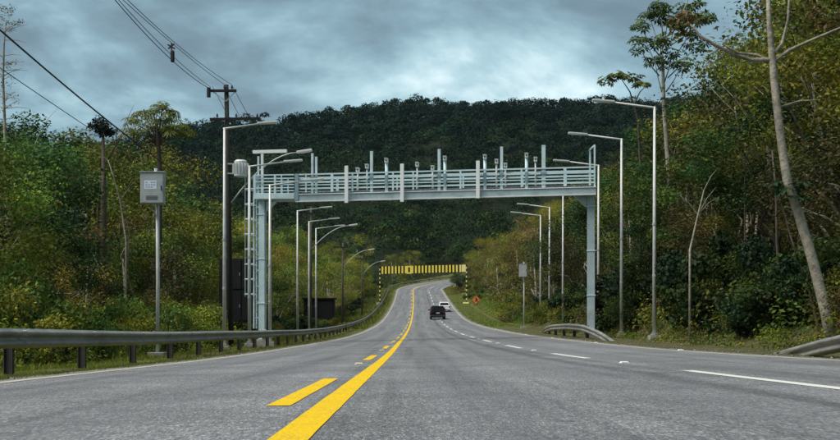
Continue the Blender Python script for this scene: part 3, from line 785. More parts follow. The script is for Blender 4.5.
# ------------------------------------------------------------------ utility poles, wires
def curved_arm(t, p0, dx, dz):
    b = MB(); pts = []
    for k in range(9):
        a = k / 8; pts.append((p0[0] + dx * a, p0[1], p0[2] + dz * (1 - (1 - a) ** 1.9)))
    b.tube(pts, [.036 - .010 * k / 8 for k in range(9)], 7); b.build('lamp_arm', M['galv'], t, smooth=True)
    e = Vector(pts[-1]); b = MB(); b.bar(e + Vector((-.1, 0, .0)), e + Vector((.62, 0, .11)), .22, .12); h = b.build('lamp_head', M['lamp_head'], t, bevel=0.03)
    b = MB(); b.bar(e + Vector((.1, 0, -.04)), e + Vector((.55, 0, .035)), .16, .03); b.build('lens', M['lens'], h)
# nearest: dark, with two crossarms and a transformer drum
Y1 = 53.0; top1 = at(226.3, 85, Y1); bx = at(231.5, 335, Y1).x; g1 = gz(bx, Y1)
up = thing('utility_pole', 'dark utility pole with two crossarms and a grey transformer drum, left of the gantry', 'utility pole', (bx, Y1, g1), 0, 'utility poles on the left side')
T = Vector((top1.x - bx, 0, top1.z - g1))
b = MB(); b.tube([(0, 0, -.1), T * .5, T], [.125, .115, .105], 10); b.build('pole', M['wood_pole'], up, smooth=True)
def on_pole(py): 
    k = (at(0, py, Y1).z - g1) / T.z; return T * k
def upx(px): return at(px, 0, Y1).x - bx
c1 = on_pole(91.5)
b = MB(); b.bar((upx(209.5), -.15, c1.z), (upx(237), -.15, c1.z), .10, .115); arm1 = b.build('crossarm', M['wood_pole'], up)
for sx in (213.5, 235.5):
    b = MB(); q = on_pole(102); b.bar((upx(sx), -.13, c1.z - .05), (q.x, -.13, q.z), .035, .035); b.build('crossarm_brace', M['galv'], up)
c2 = on_pole(120)
b = MB(); b.bar((upx(210.5), -.16, c2.z), (upx(260.5), -.16, c2.z + .04), .11, .12); arm2 = b.build('crossarm', M['wood_pole'], up)
def insulator(parent, x, z, y=-.15, h=.26):
    b = MB(); b.tube([(x, y, z + .05), (x, y, z + .12), (x, y, z + .13), (x, y, z + .17), (x, y, z + .18), (x, y, z + h)], [.025, .025, .06, .055, .05, .03], 8); b.build('insulator', M['porcelain'], parent)
for sx in (232.5, 225): insulator(arm1, upx(sx), c1.z)
for sx in (217.8, 236.8, 257.8): insulator(arm2, upx(sx), c2.z)
b = MB(); b.tube([(upx(209.3), -.15, c1.z + .14), (upx(209.3), -.15, c1.z - .3)], .095, 8); b.build('cutout_fuse', M['black'], arm1)
b = MB(); c3 = on_pole(168.5)
tx = upx(241)
b.tube([(tx, -.1, c3.z - .42), (tx, -.1, c3.z - .38), (tx, -.1, c3.z + .30), (tx, -.1, c3.z + .37)], [.24, .30, .30, .24], 14); tr_ = b.build('transformer', M['lamp_head'], up, smooth=False)
for k in range(9):
    a = math.pi + math.pi * k / 8; b = MB(); b.box((tx + .345 * math.cos(a), -.1 + .345 * math.sin(a), c3.z - .04), (.09, .012, .5), rz=a); b.build('cooling_fin', M['lamp_head'], tr_)
for sx in (-.13, .12): 
    b = MB(); b.tube([(tx + sx, -.1, c3.z + .36), (tx + sx, -.1, c3.z + .62)], [.05, .025], 8); b.build('bushing', M['porcelain'], tr_)
for zz in (c3.z + .2, c3.z - .25):
    b = MB(); b.bar((on_pole(168.5).x, -.1, zz), (tx - .28, -.1, zz), .08, .06); b.build('bracket', M['galv'], up)
curved_arm(up, (on_pole(203).x + .15, -.12, on_pole(203).z), 3.15, 2.35)
# second: brown pole farther along, third: far one
def far_pole(label, px, Y, H, arm_dx, arm_z, m='wood_brown'):
    x = at(px, 0, Y).x; g = gz(x, Y)
    t = thing('utility_pole', label, 'utility pole', (x, Y, g), 0, 'utility poles on the left side')
    b = MB(); b.tube([(0, 0, -.1), (0, 0, H * .5), (.05, 0, H)], [.125, .11, .09], 9); b.build('pole', M[m], t, smooth=True)
    b = MB(); b.bar((-1.0, -.15, H - .5), (1.0, -.15, H - .5), .1, .11); a = b.build('crossarm', M['wood_pole'], t)
    for q in (-.9, -.3, .9): insulator(a, q, H - .5)
    if arm_dx: curved_arm(t, (.12, -.12, arm_z), arm_dx, 1.9)
    return t, Vector((x, Y, g + H))
t2, top2 = far_pole('brown utility pole with a curved lamp arm, under the left part of the gantry deck', 310.5, 92, 10.6, 3.1, 7.2)
t3, top3 = far_pole('thin brown utility pole deeper in the wood, between the gantry and the striped portal', 342.5, 128, 9.6, 2.9, 6.9)
t4, top4 = far_pole('faint far utility pole left of the striped portal with its lamp over the road', 362, 168, 9.0, 2.7, 6.2)

def wire(label, pts, r, group='overhead wires on the left', name='power_line'):
    b = MB(); b.tube(pts, r, 5); o = b.build(name, M['wire']); return tag(o, label, 'wire', group)
def sag(p, q, s, n=24, t0=0.0, t1=1.0):
    p, q = Vector(p), Vector(q); out = []
    for k in range(n + 1):
        a = t0 + (t1 - t0) * k / n; v = p + (q - p) * a; v.z -= s * 4 * a * (1 - a); out.append(v)
    return out
def through(pa, pb, pc, n=30, extra=0.25):    # parabola in z through three seen points, straight in plan from pa to pc, carried on past pc
    d = [0, ((pb - pa).xy.length), ((pc - pa).xy.length)]
    co = np.polyfit(d, [pa.z, pb.z, pc.z], 2); u = (pc - pa).xy.normalized(); out = []
    for k in range(n + 1):
        s = d[2] * (1 + extra) * k / n; out.append(Vector((pa.x + u.x * s, pa.y + u.y * s, np.polyval(co, s))))
    return out
w0 = Vector((bx, Y1, g1))
wire('thick lowest power line in the top left bundle, carrying the hanging spacer', through(w0 + Vector((upx(210), -.2, c1.z + .1)), at(169, 48, 40), at(115, 0, 33), extra=.6), .014)
wire('second lowest power line of the top left bundle', through(w0 + Vector((upx(211.5), -.2, c1.z + .16)), at(172, 45.5, 40.3), at(118.5, 0, 33.4), extra=.6), .011)
wire('third power line of the top left bundle, ending on the middle of the top crossarm', through(w0 + Vector((upx(225), -.2, c1.z + .28)), at(173, 42, 40.5), at(123, 0, 33.6), extra=.6), .011)
wire('topmost power line of the top left bundle, ending at the crossarm tip', through(w0 + Vector((upx(232.5), -.2, c1.z + .28)), at(177, 43, 40.5), at(127.5, 0, 33.9), extra=.6), .011)
wire('thick dark cable crossing the left edge of the sky down into the trees', through(w0 + Vector((on_pole(205).x, -.3, on_pole(205).z)), at(100, 115, 31.9), at(0, 30, 24.3), extra=.5), .022)
wire('thin cable under the thick one at the left edge of the sky', through(w0 + Vector((on_pole(214).x, -.3, on_pole(214).z)), at(75, 120, 29.7), at(0, 68, 24.3), extra=.5), .010)
for lab, pxa, dx in (('faint wire leaving the top crossarm for the next pole, outer left one', 213, -.9), ('faint wire leaving the top crossarm for the next pole, middle one', 225, -.3), ('faint wire leaving the top crossarm for the next pole, right-hand one', 233, .9)):
    wire(lab, sag(w0 + Vector((upx(pxa), -.1, c1.z + .2)), top2 + Vector((dx, 0, -.25)), .9), .012)
    wire(lab.replace('top crossarm for the next pole', 'second pole for the third pole'), sag(top2 + Vector((dx, 0, -.25)), top3 + Vector((dx, 0, -.25)), .7), .012)
# spacer hanging on the bundle
p = at(171, 47.5, 40.0)
t = thing('line_spacer', 'black cylinder hanging from a spacer on the overhead bundle, top left sky', 'line spacer', p)
b = MB(); b.bar((-.12, 0, .1), (.14, 0, -.05), .03, .05); b.bar((-.1, 0, -.05), (.12, 0, .12), .03, .05); b.box((0.02, 0, .02), (.05, .04, .26)); b.build('spacer_frame', M['porcelain'], t)
b = MB(); b.tube([(.05, 0, -.1), (.05, 0, -.14), (.055, 0, -.48), (.055, 0, -.52)], [.03, .075, .075, .05], 8); b.build('hanging_cylinder', M['black'], t)

# ------------------------------------------------------------------ dark cabinets on the left
p = at(241.5, 330, 57.5); g = gz(p.x, p.y)
zt, zb_ = at(0, 258.5, 57.5).z - g, at(0, 321.5, 57.5).z - g
t = thing('equipment_rack', 'dark two-tier panelled equipment cabinet behind the utility pole and ladder', 'cabinet', (p.x, p.y, g))
wid = 45 * 57.5 / F; zmid = (zt + zb_) / 2
b = MB(); b.box((0, .35, (zt + zb_) / 2), (wid, .6, zt - zb_)); b.build('cabinet_body', M['cab_dark'], t)
for r_ in range(2):
    z_a, z_b = (zb_ + .04, zmid - .06) if r_ == 0 else (zmid + .06, zt - .04)
    for k in range(4):
        w = wid / 4; x = -wid / 2 + w * (k + .5)
        b = MB(); b.box((x, .03, (z_a + z_b) / 2), (w - .07, .05, z_b - z_a)); d = b.build('door_panel', M['cab_dark'], t, bevel=.008)
        b = MB(); b.box((x + w * .33, -.01, (z_a + z_b) / 2), (.03, .03, .16)); b.build('handle', M['galv'], d)
for sx in (-wid / 2 + .1, wid / 2 - .1):
    for sy in (.1, .6):
        b = MB(); b.box((sx, sy, zb_ / 2 - .05), (.1, .1, zb_ + .1)); b.build('leg', M['rail_post'], t)
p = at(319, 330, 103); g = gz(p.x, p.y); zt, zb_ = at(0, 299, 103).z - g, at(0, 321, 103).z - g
t = thing('dark_shed', 'boxy shed coloured black for deep shade, behind the left pair of lamp posts', 'shed', (p.x, p.y, g))
b = MB(); b.box((0, .6, (zt - .4) / 2), (2.75, 1.5, zt + .4)); b.build('wall', M['stripe_and_shade_black'], t)  # the black here is deep shade put into the shed's colour
b = MB(); b.box((0, .6, zt + .05), (3.0, 1.8, .1)); b.build('roof', M['stripe_and_shade_black'], t)
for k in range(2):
    b = MB(); b.box((-.68 + 1.36 * k, -.17, zt * .5), (1.2, .04, zt * .86)); b.build('door', M['stripe_and_shade_black'], t)

# ------------------------------------------------------------------ far striped portal
YP = 203.0
pl, pr = at(380, 330, YP + 2), at(466.6, 330, YP - 3)
rp = thing('striped_portal', 'yellow and black striped height portal across the road before the far bend', 'portal', (pl.x, pl.y, 0), math.atan2(pr.y - pl.y, pr.x - pl.x))
PLEN = (pr - pl).xy.length
zl_t, zl_b = at(0, 266.3, YP + 2).z, at(0, 274.2, YP + 2).z; zr_t, zr_b = at(0, 264.4, YP - 3).z, at(0, 272.0, YP - 3).z
for x, zt, py, YY in ((0, zl_t, 307.5, YP + 2), (PLEN, zr_t, 304.5, YP - 3)):
    wx = pl.x if x == 0 else pr.x; wy = pl.y if x == 0 else pr.y
    g = gz(wx, wy); n = 18; hz = (zt - g) / n
    b = MB(); b.tube([(x, 0, g - .1), (x, 0, zt)], .10, 10); po = b.build('portal_post', M['stripe_and_shade_black'], rp)
    for k in range(0, n, 2):
        b = MB(); b.tube([(x, 0, g + hz * k + .02), (x, 0, g + hz * (k + .95))], .112, 10); b.build('yellow_band', M['yellow_pale'], po)
    b = MB(); b.box((x, 0, g + .15), (1.1, .9, .6)); b.build('concrete_base', M['yellow_pale' if x else 'concrete'], rp, bevel=.03)
b = MB(); b.prism([(0, zl_b), (PLEN, zr_b), (PLEN, zr_t), (0, zl_t)], (0, -.05, 0), (1, 0, 0), (0, 0, 1), (0, 1, 0), .25); bd = b.build('beam_board', M['stripe_and_shade_black'], rp)
NB = 25
for k in range(NB):
    if k == 8: continue
    x = .5 + (PLEN - 1.0) * k / (NB - 1); zt = zl_t + (zr_t - zl_t) * x / PLEN; zb_ = zl_b + (zr_b - zl_b) * x / PLEN
    w = .33 if k < NB - 1 else .75
    b = MB(); b.box((x, -.07, (zt + zb_) / 2), (w, .05, (zt - zb_) * .94)); b.build('yellow_bar', M['yellow_pale' if k >= NB - 2 else 'yellow'], rp)
x = .5 + (PLEN - 1.0) * 8 / (NB - 1); zt = zl_t; zb_ = zl_b
b = MB(); b.box((x, -.08, (zt + zb_) / 2), (.95, .05, (zt - zb_) * 1.0)); sp = b.build('height_plate', M['yellow'], rp)
b = MB(); b.box((x, -.11, (zt + zb_) / 2), (.34, .02, (zt - zb_) * .62)); b.build('plate_mark', M['stripe_and_shade_black'], sp)

# ------------------------------------------------------------------ roadworks sign
YS = 190.0; c = at(476, 302.6, YS); g = gz(c.x, YS)
t = thing('diamond_sign', 'orange diamond warning sign with a black figure, on the grass right of the road', 'road sign', (c.x, YS, g), 0.0)
hc = max(c.z - g, 1.05); hs = .84
rotd = Matrix.Rotation(R(45), 3, 'Y')
b = MB(); b.box((0, 0, hc), (1.19, .03, 1.19), rot=rotd); b.build('sign_plate', M['orange'], t)
b = MB()
for k in range(4):
    a0, a1 = R(90 * k), R(90 * (k + 1)); r_ = .775
    b.bar((r_ * math.cos(a0), -.02, hc + r_ * math.sin(a0)), (r_ * math.cos(a1), -.02, hc + r_ * math.sin(a1)), .012, .05)
b.build('sign_border', M['stripe_and_shade_black'], t)
b = MB()
b.tube([(-.02, -.018, hc + .36), (-.02, -.03, hc + .36)], .085, 10)
b.bar((-.04, -.024, hc + .27), (.05, -.024, hc + .02), .012, .15); b.bar((.05, -.024, hc + .02), (-.16, -.024, hc - .30), .012, .1); b.bar((.05, -.024, hc + .02), (.2, -.024, hc - .30), .012, .1)
b.bar((-.03, -.024, hc + .2), (.26, -.024, hc + .02), .012, .08); b.bar((.34, -.024, hc + .12), (.12, -.024, hc - .1), .012, .05)
b.prism([(.2, -.32), (.42, -.32), (.31, -.18)], (0, -.03, hc), (1, 0, 0), (0, 0, 1), (0, 1, 0), .012)
b.build('sign_symbol', M['stripe_and_shade_black'], t)
for sx in (-.3, .3):
    b = MB(); b.box((sx, .05, hc * .45 - .05), (.07, .07, hc * .9 + .1)); b.build('leg', M['wood_brown'], t)
# white marker post on the inside of the bend
p = at(454.5, 289, 262); g = gz(p.x, p.y)
t = thing('marker_post', 'small white marker post at the inside edge of the far bend', 'marker post', (p.x, p.y, g))
b = MB(); b.box((0, 0, .45), (.1, .1, .9)); b.build('post', M['galv'], t)
b = MB(); b.box((0, -.07, 1.15), (.65, .04, .75)); b.build('marker_plate', M['paint_white'], t)

# ------------------------------------------------------------------ vehicles (seen from behind)
def wheel(t, x, y, r, w):
    b = MB()
    s = 1 if x > 0 else -1
    b.tube([(x - w / 2, y, r), (x - w / 2 + .03, y, r), (x + w / 2 - .03, y, r), (x + w / 2, y, r)], [r * .9, r, r, r * .9], 20); wl = b.build('wheel', M['black'], t)
    b = MB(); b.tube([(x + s * (w / 2 - .01), y, r), (x + s * (w / 2 + .008), y, r)], r * .62, 14)
    for k in range(5):
        a = k * 2 * math.pi / 5; b.bar((x + s * (w / 2 + .012), y, r), (x + s * (w / 2 + .012), y + r * .58 * math.cos(a), r + r * .58 * math.sin(a)), .02, .06)
    b.build('rim', M['chrome'], wl)
def vehicle(name, label, cat, loc, rz, paint, W, L, H, belt, side, cabin, suv=False, tilt=0.0):
    t = thing(name, label, cat, loc, rz); t.rotation_euler = (tilt, 0, rz)
    hw = W / 2
    # body: cross sections along the length (y from rear 0 to front L): half width, bottom, top
    def shell(secs, nm, m, bev=.03):
        b = MB(); vs = []
        for y_, w_, zb2, zt2, wt in secs: vs += [(-w_, y_, zb2), (w_, y_, zb2), (w_ * 1.01, y_, zb2 + (zt2 - zb2) * .55), (wt, y_, zt2), (-wt, y_, zt2), (-w_ * 1.01, y_, zb2 + (zt2 - zb2) * .55)]
        n = 6; Ls = len(secs)
        fs = [(i * n + k, i * n + (k + 1) % n, (i + 1) * n + (k + 1) % n, (i + 1) * n + k) for i in range(Ls - 1) for k in range(n)] + [tuple(range(n)), tuple((Ls - 1) * n + k for k in range(n))]
        b.add(vs, fs); return b.build(nm, M[m], t, bevel=bev)
    shell([(y_ * L, w_ * hw, zb2, zt2, wt * hw) for y_, w_, zb2, zt2, wt in side], 'body', paint, .035)
    shell([(y_ * L, w_ * hw, zb2, zt2, wt * hw) for y_, w_, zb2, zt2, wt in cabin], 'cabin', paint, .03)
    # rear window, side windows
    r0, r1 = cabin[0], cabin[1]
    yb_, zb2, yt_, zt2 = r0[0] * L, belt, r1[0] * L, r1[3]
    nrm = Vector((0, -(zt2 - zb2), (yt_ - yb_))).normalized()
    def on(k, x): return Vector((x, yb_ + (yt_ - yb_) * k, zb2 + (zt2 - zb2) * k)) + nrm * .012
    b = MB(); wb, wt = hw * .80, hw * .64
    q = [on(.12, -wb), on(.12, wb), on(.84, wt), on(.84, -wt)]
    b.add(q + [v - nrm * .03 for v in q], [(0, 1, 2, 3), (7, 6, 5, 4), (0, 4, 5, 1), (1, 5, 6, 2), (2, 6, 7, 3), (3, 7, 4, 0)]); b.build('rear_window', M['glass_dark'], t)
    for s in (-1, 1):
        for ya, yb3 in ((cabin[0][0] + .06, .43), (.45, cabin[-1][0] - .07)):
            b = MB(); zz0, zz1 = belt + .06, H - .14
            x0, x1 = s * (hw * .985 + .004), s * (hw * .80 + .02)
            q = [Vector((x0, ya * L, zz0)), Vector((x0, yb3 * L, zz0)), Vector((x1, (yb3 - .05) * L, zz1)), Vector((x1, (ya + .03) * L, zz1))]
            b.add(q + [v - Vector((s * .05, 0, 0)) for v in q], [(0, 1, 2, 3), (7, 6, 5, 4), (0, 4, 5, 1), (1, 5, 6, 2), (2, 6, 7, 3), (3, 7, 4, 0)]); b.build('side_window', M['glass_dark'], t)
        b = MB(); b.box((s * hw * .86, -.012, belt - .12), (hw * .22, .06, .2 if not suv else .34)); b.build('tail_lamp', M['tail_red'], t, bevel=.01)
        b = MB(); b.box((s * (hw + .09), L * .66, belt + .1), (.2, .1, .14)); b.build('wing_mirror', M[paint], t, bevel=.02)
    b = MB(); b.box((0, -.03, .47), (W * .97, .14, .22)); b.build('rear_bumper', M['trim_dark' if suv else paint], t, bevel=.03)
    b = MB(); b.box((0, -.045 if not suv else -.02, belt - .22 if suv else .62), (.42, .02, .13)); b.build('number_plate', M['plate'], t)
    b = MB(); b.box((0, yt_ + .1, H + .0), (W * .6, .2, .03)); b.build('roof_spoiler', M[paint], t)
    r_ = .37 if suv else .31
    for s in (-1, 1):
        for yy in (.19, .80): wheel(t, s * (hw - .12), yy * L, r_, .24)
    return t
pb = road_pt(140.0, 3.28); rh = -0.012
vehicle('black_car', 'black sport utility car seen from behind, straddling the dashed line on the climb', 'car', pb, rh * -1, 'car_black', 1.9, 4.6, 1.68, 1.05,
        [(0, .95, .32, 1.04, .93), (.04, 1.0, .26, 1.08, .95), (.5, 1.0, .24, 1.08, .95), (.75, 1.0, .25, 1.04, .93), (.97, .95, .3, .9, .85), (1, .85, .34, .8, .75)],
        [(.015, .93, 1.03, 1.06, .90), (.07, .93, 1.03, 1.66, .72), (.5, .93, 1.03, 1.68, .74), (.62, .93, 1.03, 1.62, .72), (.76, .92, 1.02, 1.06, .88)], True, tilt=.04)
pw = road_pt(168.0, 4.72)
vehicle('white_car', 'white car ahead of the black one in the right lane, its left half hidden', 'car', pw, .01, 'car_white', 1.76, 4.3, 1.47, .92,
        [(0, .93, .32, .90, .90), (.04, 1.0, .24, .95, .93), (.5, 1.0, .22, .95, .93), (.72, 1.0, .23, .93, .92), (.97, .93, .28, .74, .82), (1, .82, .32, .66, .72)],
        [(.05, .91, .90, .93, .88), (.17, .91, .90, 1.43, .70), (.4, .91, .90, 1.47, .72), (.55, .91, .90, 1.42, .70), (.74, .90, .88, .94, .86)], False, tilt=.06)

# ------------------------------------------------------------------ vegetation
def leaf_quads(cen, nrm, size, asp=0.5, r=rng, along=None):
    n = len(cen)
    nrm = nrm / (np.linalg.norm(nrm, axis=1, keepdims=True) + 1e-9)
    rv = r.normal(size=(n, 3)) if along is None else along
    a = np.cross(nrm, rv); a /= (np.linalg.norm(a, axis=1, keepdims=True) + 1e-9); b = np.cross(nrm, a)
    L = (size * .5)[:, None]; Wd = (size * .5 * asp)[:, None]
    V = np.stack([cen - a * L, cen + b * Wd + nrm * L * .12, cen + a * L, cen - b * Wd + nrm * L * .12], 1).reshape(-1, 3)
    return V, np.arange(4 * n).reshape(n, 4)
def palette(n, cols, r=rng, spread=.28, clump=None):
    cols = np.array(cols); i = r.integers(0, len(cols), n) if clump is None else clump
    if clump is None:                       # one bough keeps close to one hue
        i = np.where(r.random(n) < .88, i[0], i)
    c = cols[i] * np.exp(r.normal(0, spread, (n, 1))) * np.exp(r.normal(0, .06, (n, 3)))
    return np.clip(c, .002, .6)
PAL = {
    'dark':  [(.020, .050, .012), (.030, .066, .014), (.016, .040, .016), (.048, .080, .016)],
    'mid':   [(.052, .096, .014), (.072, .112, .015), (.034, .070, .014), (.100, .120, .016)],
    'olive': [(.128, .138, .013), (.160, .158, .015), (.088, .106, .013), (.140, .128, .018), (.050, .068, .012)],
    'gold':  [(.178, .165, .015), (.150, .152, .015), (.108, .122, .014), (.175, .140, .020), (.060, .072, .012)],
    'fresh': [(.115, .165, .014), (.145, .180, .016), (.085, .130, .014), (.17, .175, .018)],
    'rust':  [(.110, .080, .024), (.092, .078, .022), (.072, .074, .018), (.13, .085, .030), (.045, .054, .014)],
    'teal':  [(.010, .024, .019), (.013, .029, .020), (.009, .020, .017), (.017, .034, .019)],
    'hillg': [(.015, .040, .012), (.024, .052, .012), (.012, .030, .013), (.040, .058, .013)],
}
def crown(seed, rx, rz, base, pal, nclump=30, per=190, size=.19, shell=.55, fill=1.0, asp=.5):
    r = np.random.default_rng(seed)
    d = r.normal(size=(nclump, 3)); d /= np.linalg.norm(d, axis=1, keepdims=True)
    rad = (shell + (1 - shell) * r.random((nclump, 1)) ** .6) * fill
    cc = d * rad * np.array([rx, rx, rz]); cc[:, 2] += base + rz
    cs = r.uniform(.26, .46, nclump) * rx * .95
    V = []; T = []
    for k in range(nclump):
        n = int(per * 1.5 * r.uniform(.6, 1.35))
        u = r.normal(size=(n, 3)); u /= np.linalg.norm(u, axis=1, keepdims=True)
        ur = r.random((n, 1)) ** .45
        cen = cc[k] + u * ur * cs[k] * np.array([1, 1, .72])
        nr = u * .7 + r.normal(size=(n, 3)) * .75 + np.array([0, 0, .75])
        v, _ = leaf_quads(cen, nr, size * .8 * r.uniform(.5, 1.4, n), asp, r); V.append(v)
        cm = np.clip(r.normal(0, .33), -.7, .6)
        T.append(palette(n, pal, r, .20) * math.exp(cm))
    V = np.concatenate(V); T = np.concatenate(T)
    me = np_mesh('crown', V, np.arange(len(V)).reshape(-1, 4), T); me.materials.append(M['leaf'])
    return me, cc
def limb(b, p, q, r0, r1, r, wob=.12, n=5):
    p, q = Vector(p), Vector(q); pts = []
    L = (q - p).length
    for k in range(n + 1):
        a = k / n; v = p.lerp(q, a)
        if 0 < k < n: v += Vector((r.normal(), r.normal(), r.normal() * .5)) * L * wob * .35
        v.z += math.sin(a * math.pi) * L * .04; pts.append(v)
    b.tube(pts, [r0 + (r1 - r0) * k / n for k in range(n + 1)], 6)
def trunk(seed, cc, base, rz, r0, bark, nl=7, lean=.3):
    r = np.random.default_rng(seed + 500); b = MB()
    top = Vector((r.normal() * lean, r.normal() * lean, base + rz * 1.25))
    pts = [Vector((0, 0, -.3)), Vector((top.x * .15 + r.normal() * .08, top.y * .15, base * .5)), Vector((top.x * .5, top.y * .5, base)), top]
    b.tube(pts, [r0 * 1.25, r0 * .9, r0 * .7, r0 * .25], 8)
    ids = r.choice(len(cc), min(nl, len(cc)), replace=False)
    for i in ids:
        k = r.uniform(.45, .9); p = pts[1].lerp(pts[2], (k - .45) / .3) if k < .75 else pts[2].lerp(pts[3], (k - .75) / .25)
        limb(b, p, p.lerp(Vector(cc[i]), .85), r0 * .40, r0 * .10, r)
        q = Vector(cc[i]); 
        for _ in range(2):
            limb(b, p.lerp(q, .6), q + Vector((r.normal(), r.normal(), abs(r.normal()) * .4)) * .35, r0 * .16, r0 * .05, r, n=3)
    me = b.mesh('trunk', True); me.materials.append(M[bark]); return me
PROTO = []       # (crown mesh, trunk mesh, look, height, radius)
def proto(seed, look, h, rx, pal, bark='bark_dark', **kw):
    rz = h * kw.pop('zf', .34); base = h - 2 * rz
    c, cc = crown(seed, rx, rz, base, PAL[pal], **kw)
    PROTO.append((c, trunk(seed, cc, base, rz, h * .016 + .03, bark), look, h, rx))
proto(1, 'dense dark green tree', 9, 3.0, 'dark', nclump=38, per=210, size=.20)
proto(2, 'rounded mid green tree', 8, 2.8, 'mid', nclump=34, per=210, size=.19)
proto(3, 'loose olive tree', 9, 3.0, 'olive', 'bark_pale', nclump=34, per=200, size=.17, zf=.40)
proto(4, 'yellowish thin-leaved tree', 8.5, 2.9, 'gold', 'bark_pale', nclump=32, per=190, size=.16, zf=.41)
proto(5, 'dry rust-brown scrubby tree', 7.5, 2.7, 'rust', 'bark_pale', nclump=32, per=190, size=.16, zf=.42)
proto(6, 'tall narrow green tree', 11, 2.3, 'mid', 'bark_pale', nclump=34, per=170, size=.19, zf=.40)
proto(7, 'tall dark spreading tree', 11, 3.6, 'dark', 'bark_dark', nclump=40, per=210, size=.22, zf=.30)
proto(8, 'airy pale-limbed olive tree', 10, 3.1, 'olive', 'bark_pale', nclump=24, per=150, size=.17, zf=.40, shell=.7)
SH = []
def shrub_proto(seed, look, rx, pal, size, nclump=16, per=150, asp=.5):
    c, cc = crown(seed, rx, rx * .62, 0.0, PAL[pal], nclump, int(per * 1.6), size * .72, asp=asp)
    b = MB(); r = np.random.default_rng(seed)
    for i in range(6): limb(b, (r.normal() * .12, r.normal() * .12, -.2), cc[i], .035, .012, r, n=3)
    m = b.mesh('stem', True); m.materials.append(M['bark_dark']); SH.append((c, m, look, rx))
shrub_proto(21, 'broad-leaved dark green bush', 1.6, 'dark', .26, asp=.6)
shrub_proto(22, 'bright olive bush', 1.5, 'olive', .16)
shrub_proto(23, 'fresh green bush', 1.4, 'mid', .17)
shrub_proto(24, 'rusty brown bush', 1.4, 'rust', .15)

LEFT_REG = [(60, 'near the left edge'), (136, 'left of the grey control box'), (182, 'behind the grey control box'), (236, 'just left of the utility pole'), (300, "behind the gantry's ladder end"), (345, 'behind the left lamp posts'), (390, 'left of the striped portal'), (2000, 'beyond the far bend')]
RIGHT_REG = [(445, 'beyond the far bend'), (480, 'behind the orange sign'), (535, 'right, seen under the gantry'), (602, 'behind the right gantry column'), (658, 'behind the nearest right lamp posts'), (745, 'right of the nearest lamp post'), (800, 'around the leaning pale trunk'), (3000, 'above the right guardrail end')]
def region(x, y, side):
    px = pxx(x, y)
    for lim, nm in (LEFT_REG if side < 0 else RIGHT_REG):
        if px < lim: return nm
def depth_word(Y): return 'near ' if Y < 48 else ('' if Y < 100 else 'distant ')
def plant_tree(k, x, y, h, wide, tint, side, extra=''):
    c, tr, look, ph, prx = PROTO[k]; g = gz(x, y)
    reg = region(x, y, side)
    o = thing('broadleaf_tree', f'{depth_word(y)}{look} {reg}{extra}', 'tree', (x, y, g - .1), random.uniform(0, 6.28), 'trees of the wood left of the road' if side < 0 else 'trees on the slope right of the road')
    s = h / ph; o.scale = (s * wide, s * wide, s)
    link('trunk', tr, o)
    cr_ = link('crown', c, o); q_ = 1.28 if side < 0 else 1.14; cr_.color = (tint[0] * q_, tint[1] * q_, tint[2] * q_, 1)
    return o
def plant_shrub(k, x, y, s, tint, side):
    c, st, look, rx = SH[k]; g = gz(x, y)
    o = thing('bush', f'{depth_word(y)}{look} {region(x, y, side)}', 'bush', (x, y, g - .1), random.uniform(0, 6.28), 'bushes left of the road' if side < 0 else 'bushes right of the road')
    o.scale = (s, s, s * random.uniform(.8, 1.25)); link('stem', st, o); cr_ = link('crown', c, o); cr_.color = (*tint, 1); return o
def tint_of(v=.24):
    b = math.exp(max(-.45, min(.22, random.gauss(-.03, v)))); return (b * math.exp(random.gauss(0, .07)), b, b * math.exp(random.gauss(0, .07)))
SKY_L = np.array([(-300, 100), (0, 112), (55, 114), (66, 130), (85, 116), (112, 120), (125, 120), (140, 118), (190, 126), (210, 152), (240, 185), (280, 195), (300, 215), (340, 228), (380, 235), (420, 240)], float)
SKY_R = np.array([(440, 232), (470, 215), (520, 205), (590, 190), (604, 150), (618, 118), (655, 108), (690, 92), (720, 78), (740, 62), (755, 30), (775, -10), (840, -60), (1200, -160)], float)
def cap_h(x, y, h, tbl, wid, slack):
    g = gz(x, y); best = 99
    for dx in (-.55, 0, .55):
        py = np.interp(pxx(x + dx * wid, y), tbl[:, 0], tbl[:, 1]) + slack
        best = min(best, CAMZ + (CY - py) * y / F - g)
    return min(h, best)
def scatter(side, rows, n_seed):
    rr = random.Random(n_seed)
    for (s0, s1, o0, o1, step, hmin, hmax, kinds, tb) in rows:
        s = s0
        while s < s1:
            off = rr.uniform(o0, o1) * side; p = road_pt(min(s, SEND), 0); 
            h_ = float(np.interp(s, DS, ST[:, 2])); x = p.x + math.cos(h_) * off; y = p.y - math.sin(h_) * off
            s += step * rr.uniform(.7, 1.3)
            o_chk = float(near_road([x], [y])[0][0])
            if abs(o_chk) < min(o0, 9.5) or y < 8: continue
            px = pxx(x, y)
            if px < -70 or px > 920: continue
            h = cap_h(x, y, rr.uniform(hmin, hmax), SKY_L if side < 0 else SKY_R, 1.6, rr.uniform(0, 12))
            if h < 2.6: continue
            k = rr.choice(kinds)
            plant_tree(k, x, y, h, rr.uniform(.95, 1.3) * (1.0 if h > 5 else 1.3), tuple(c * tb for c in tint_of()), side)
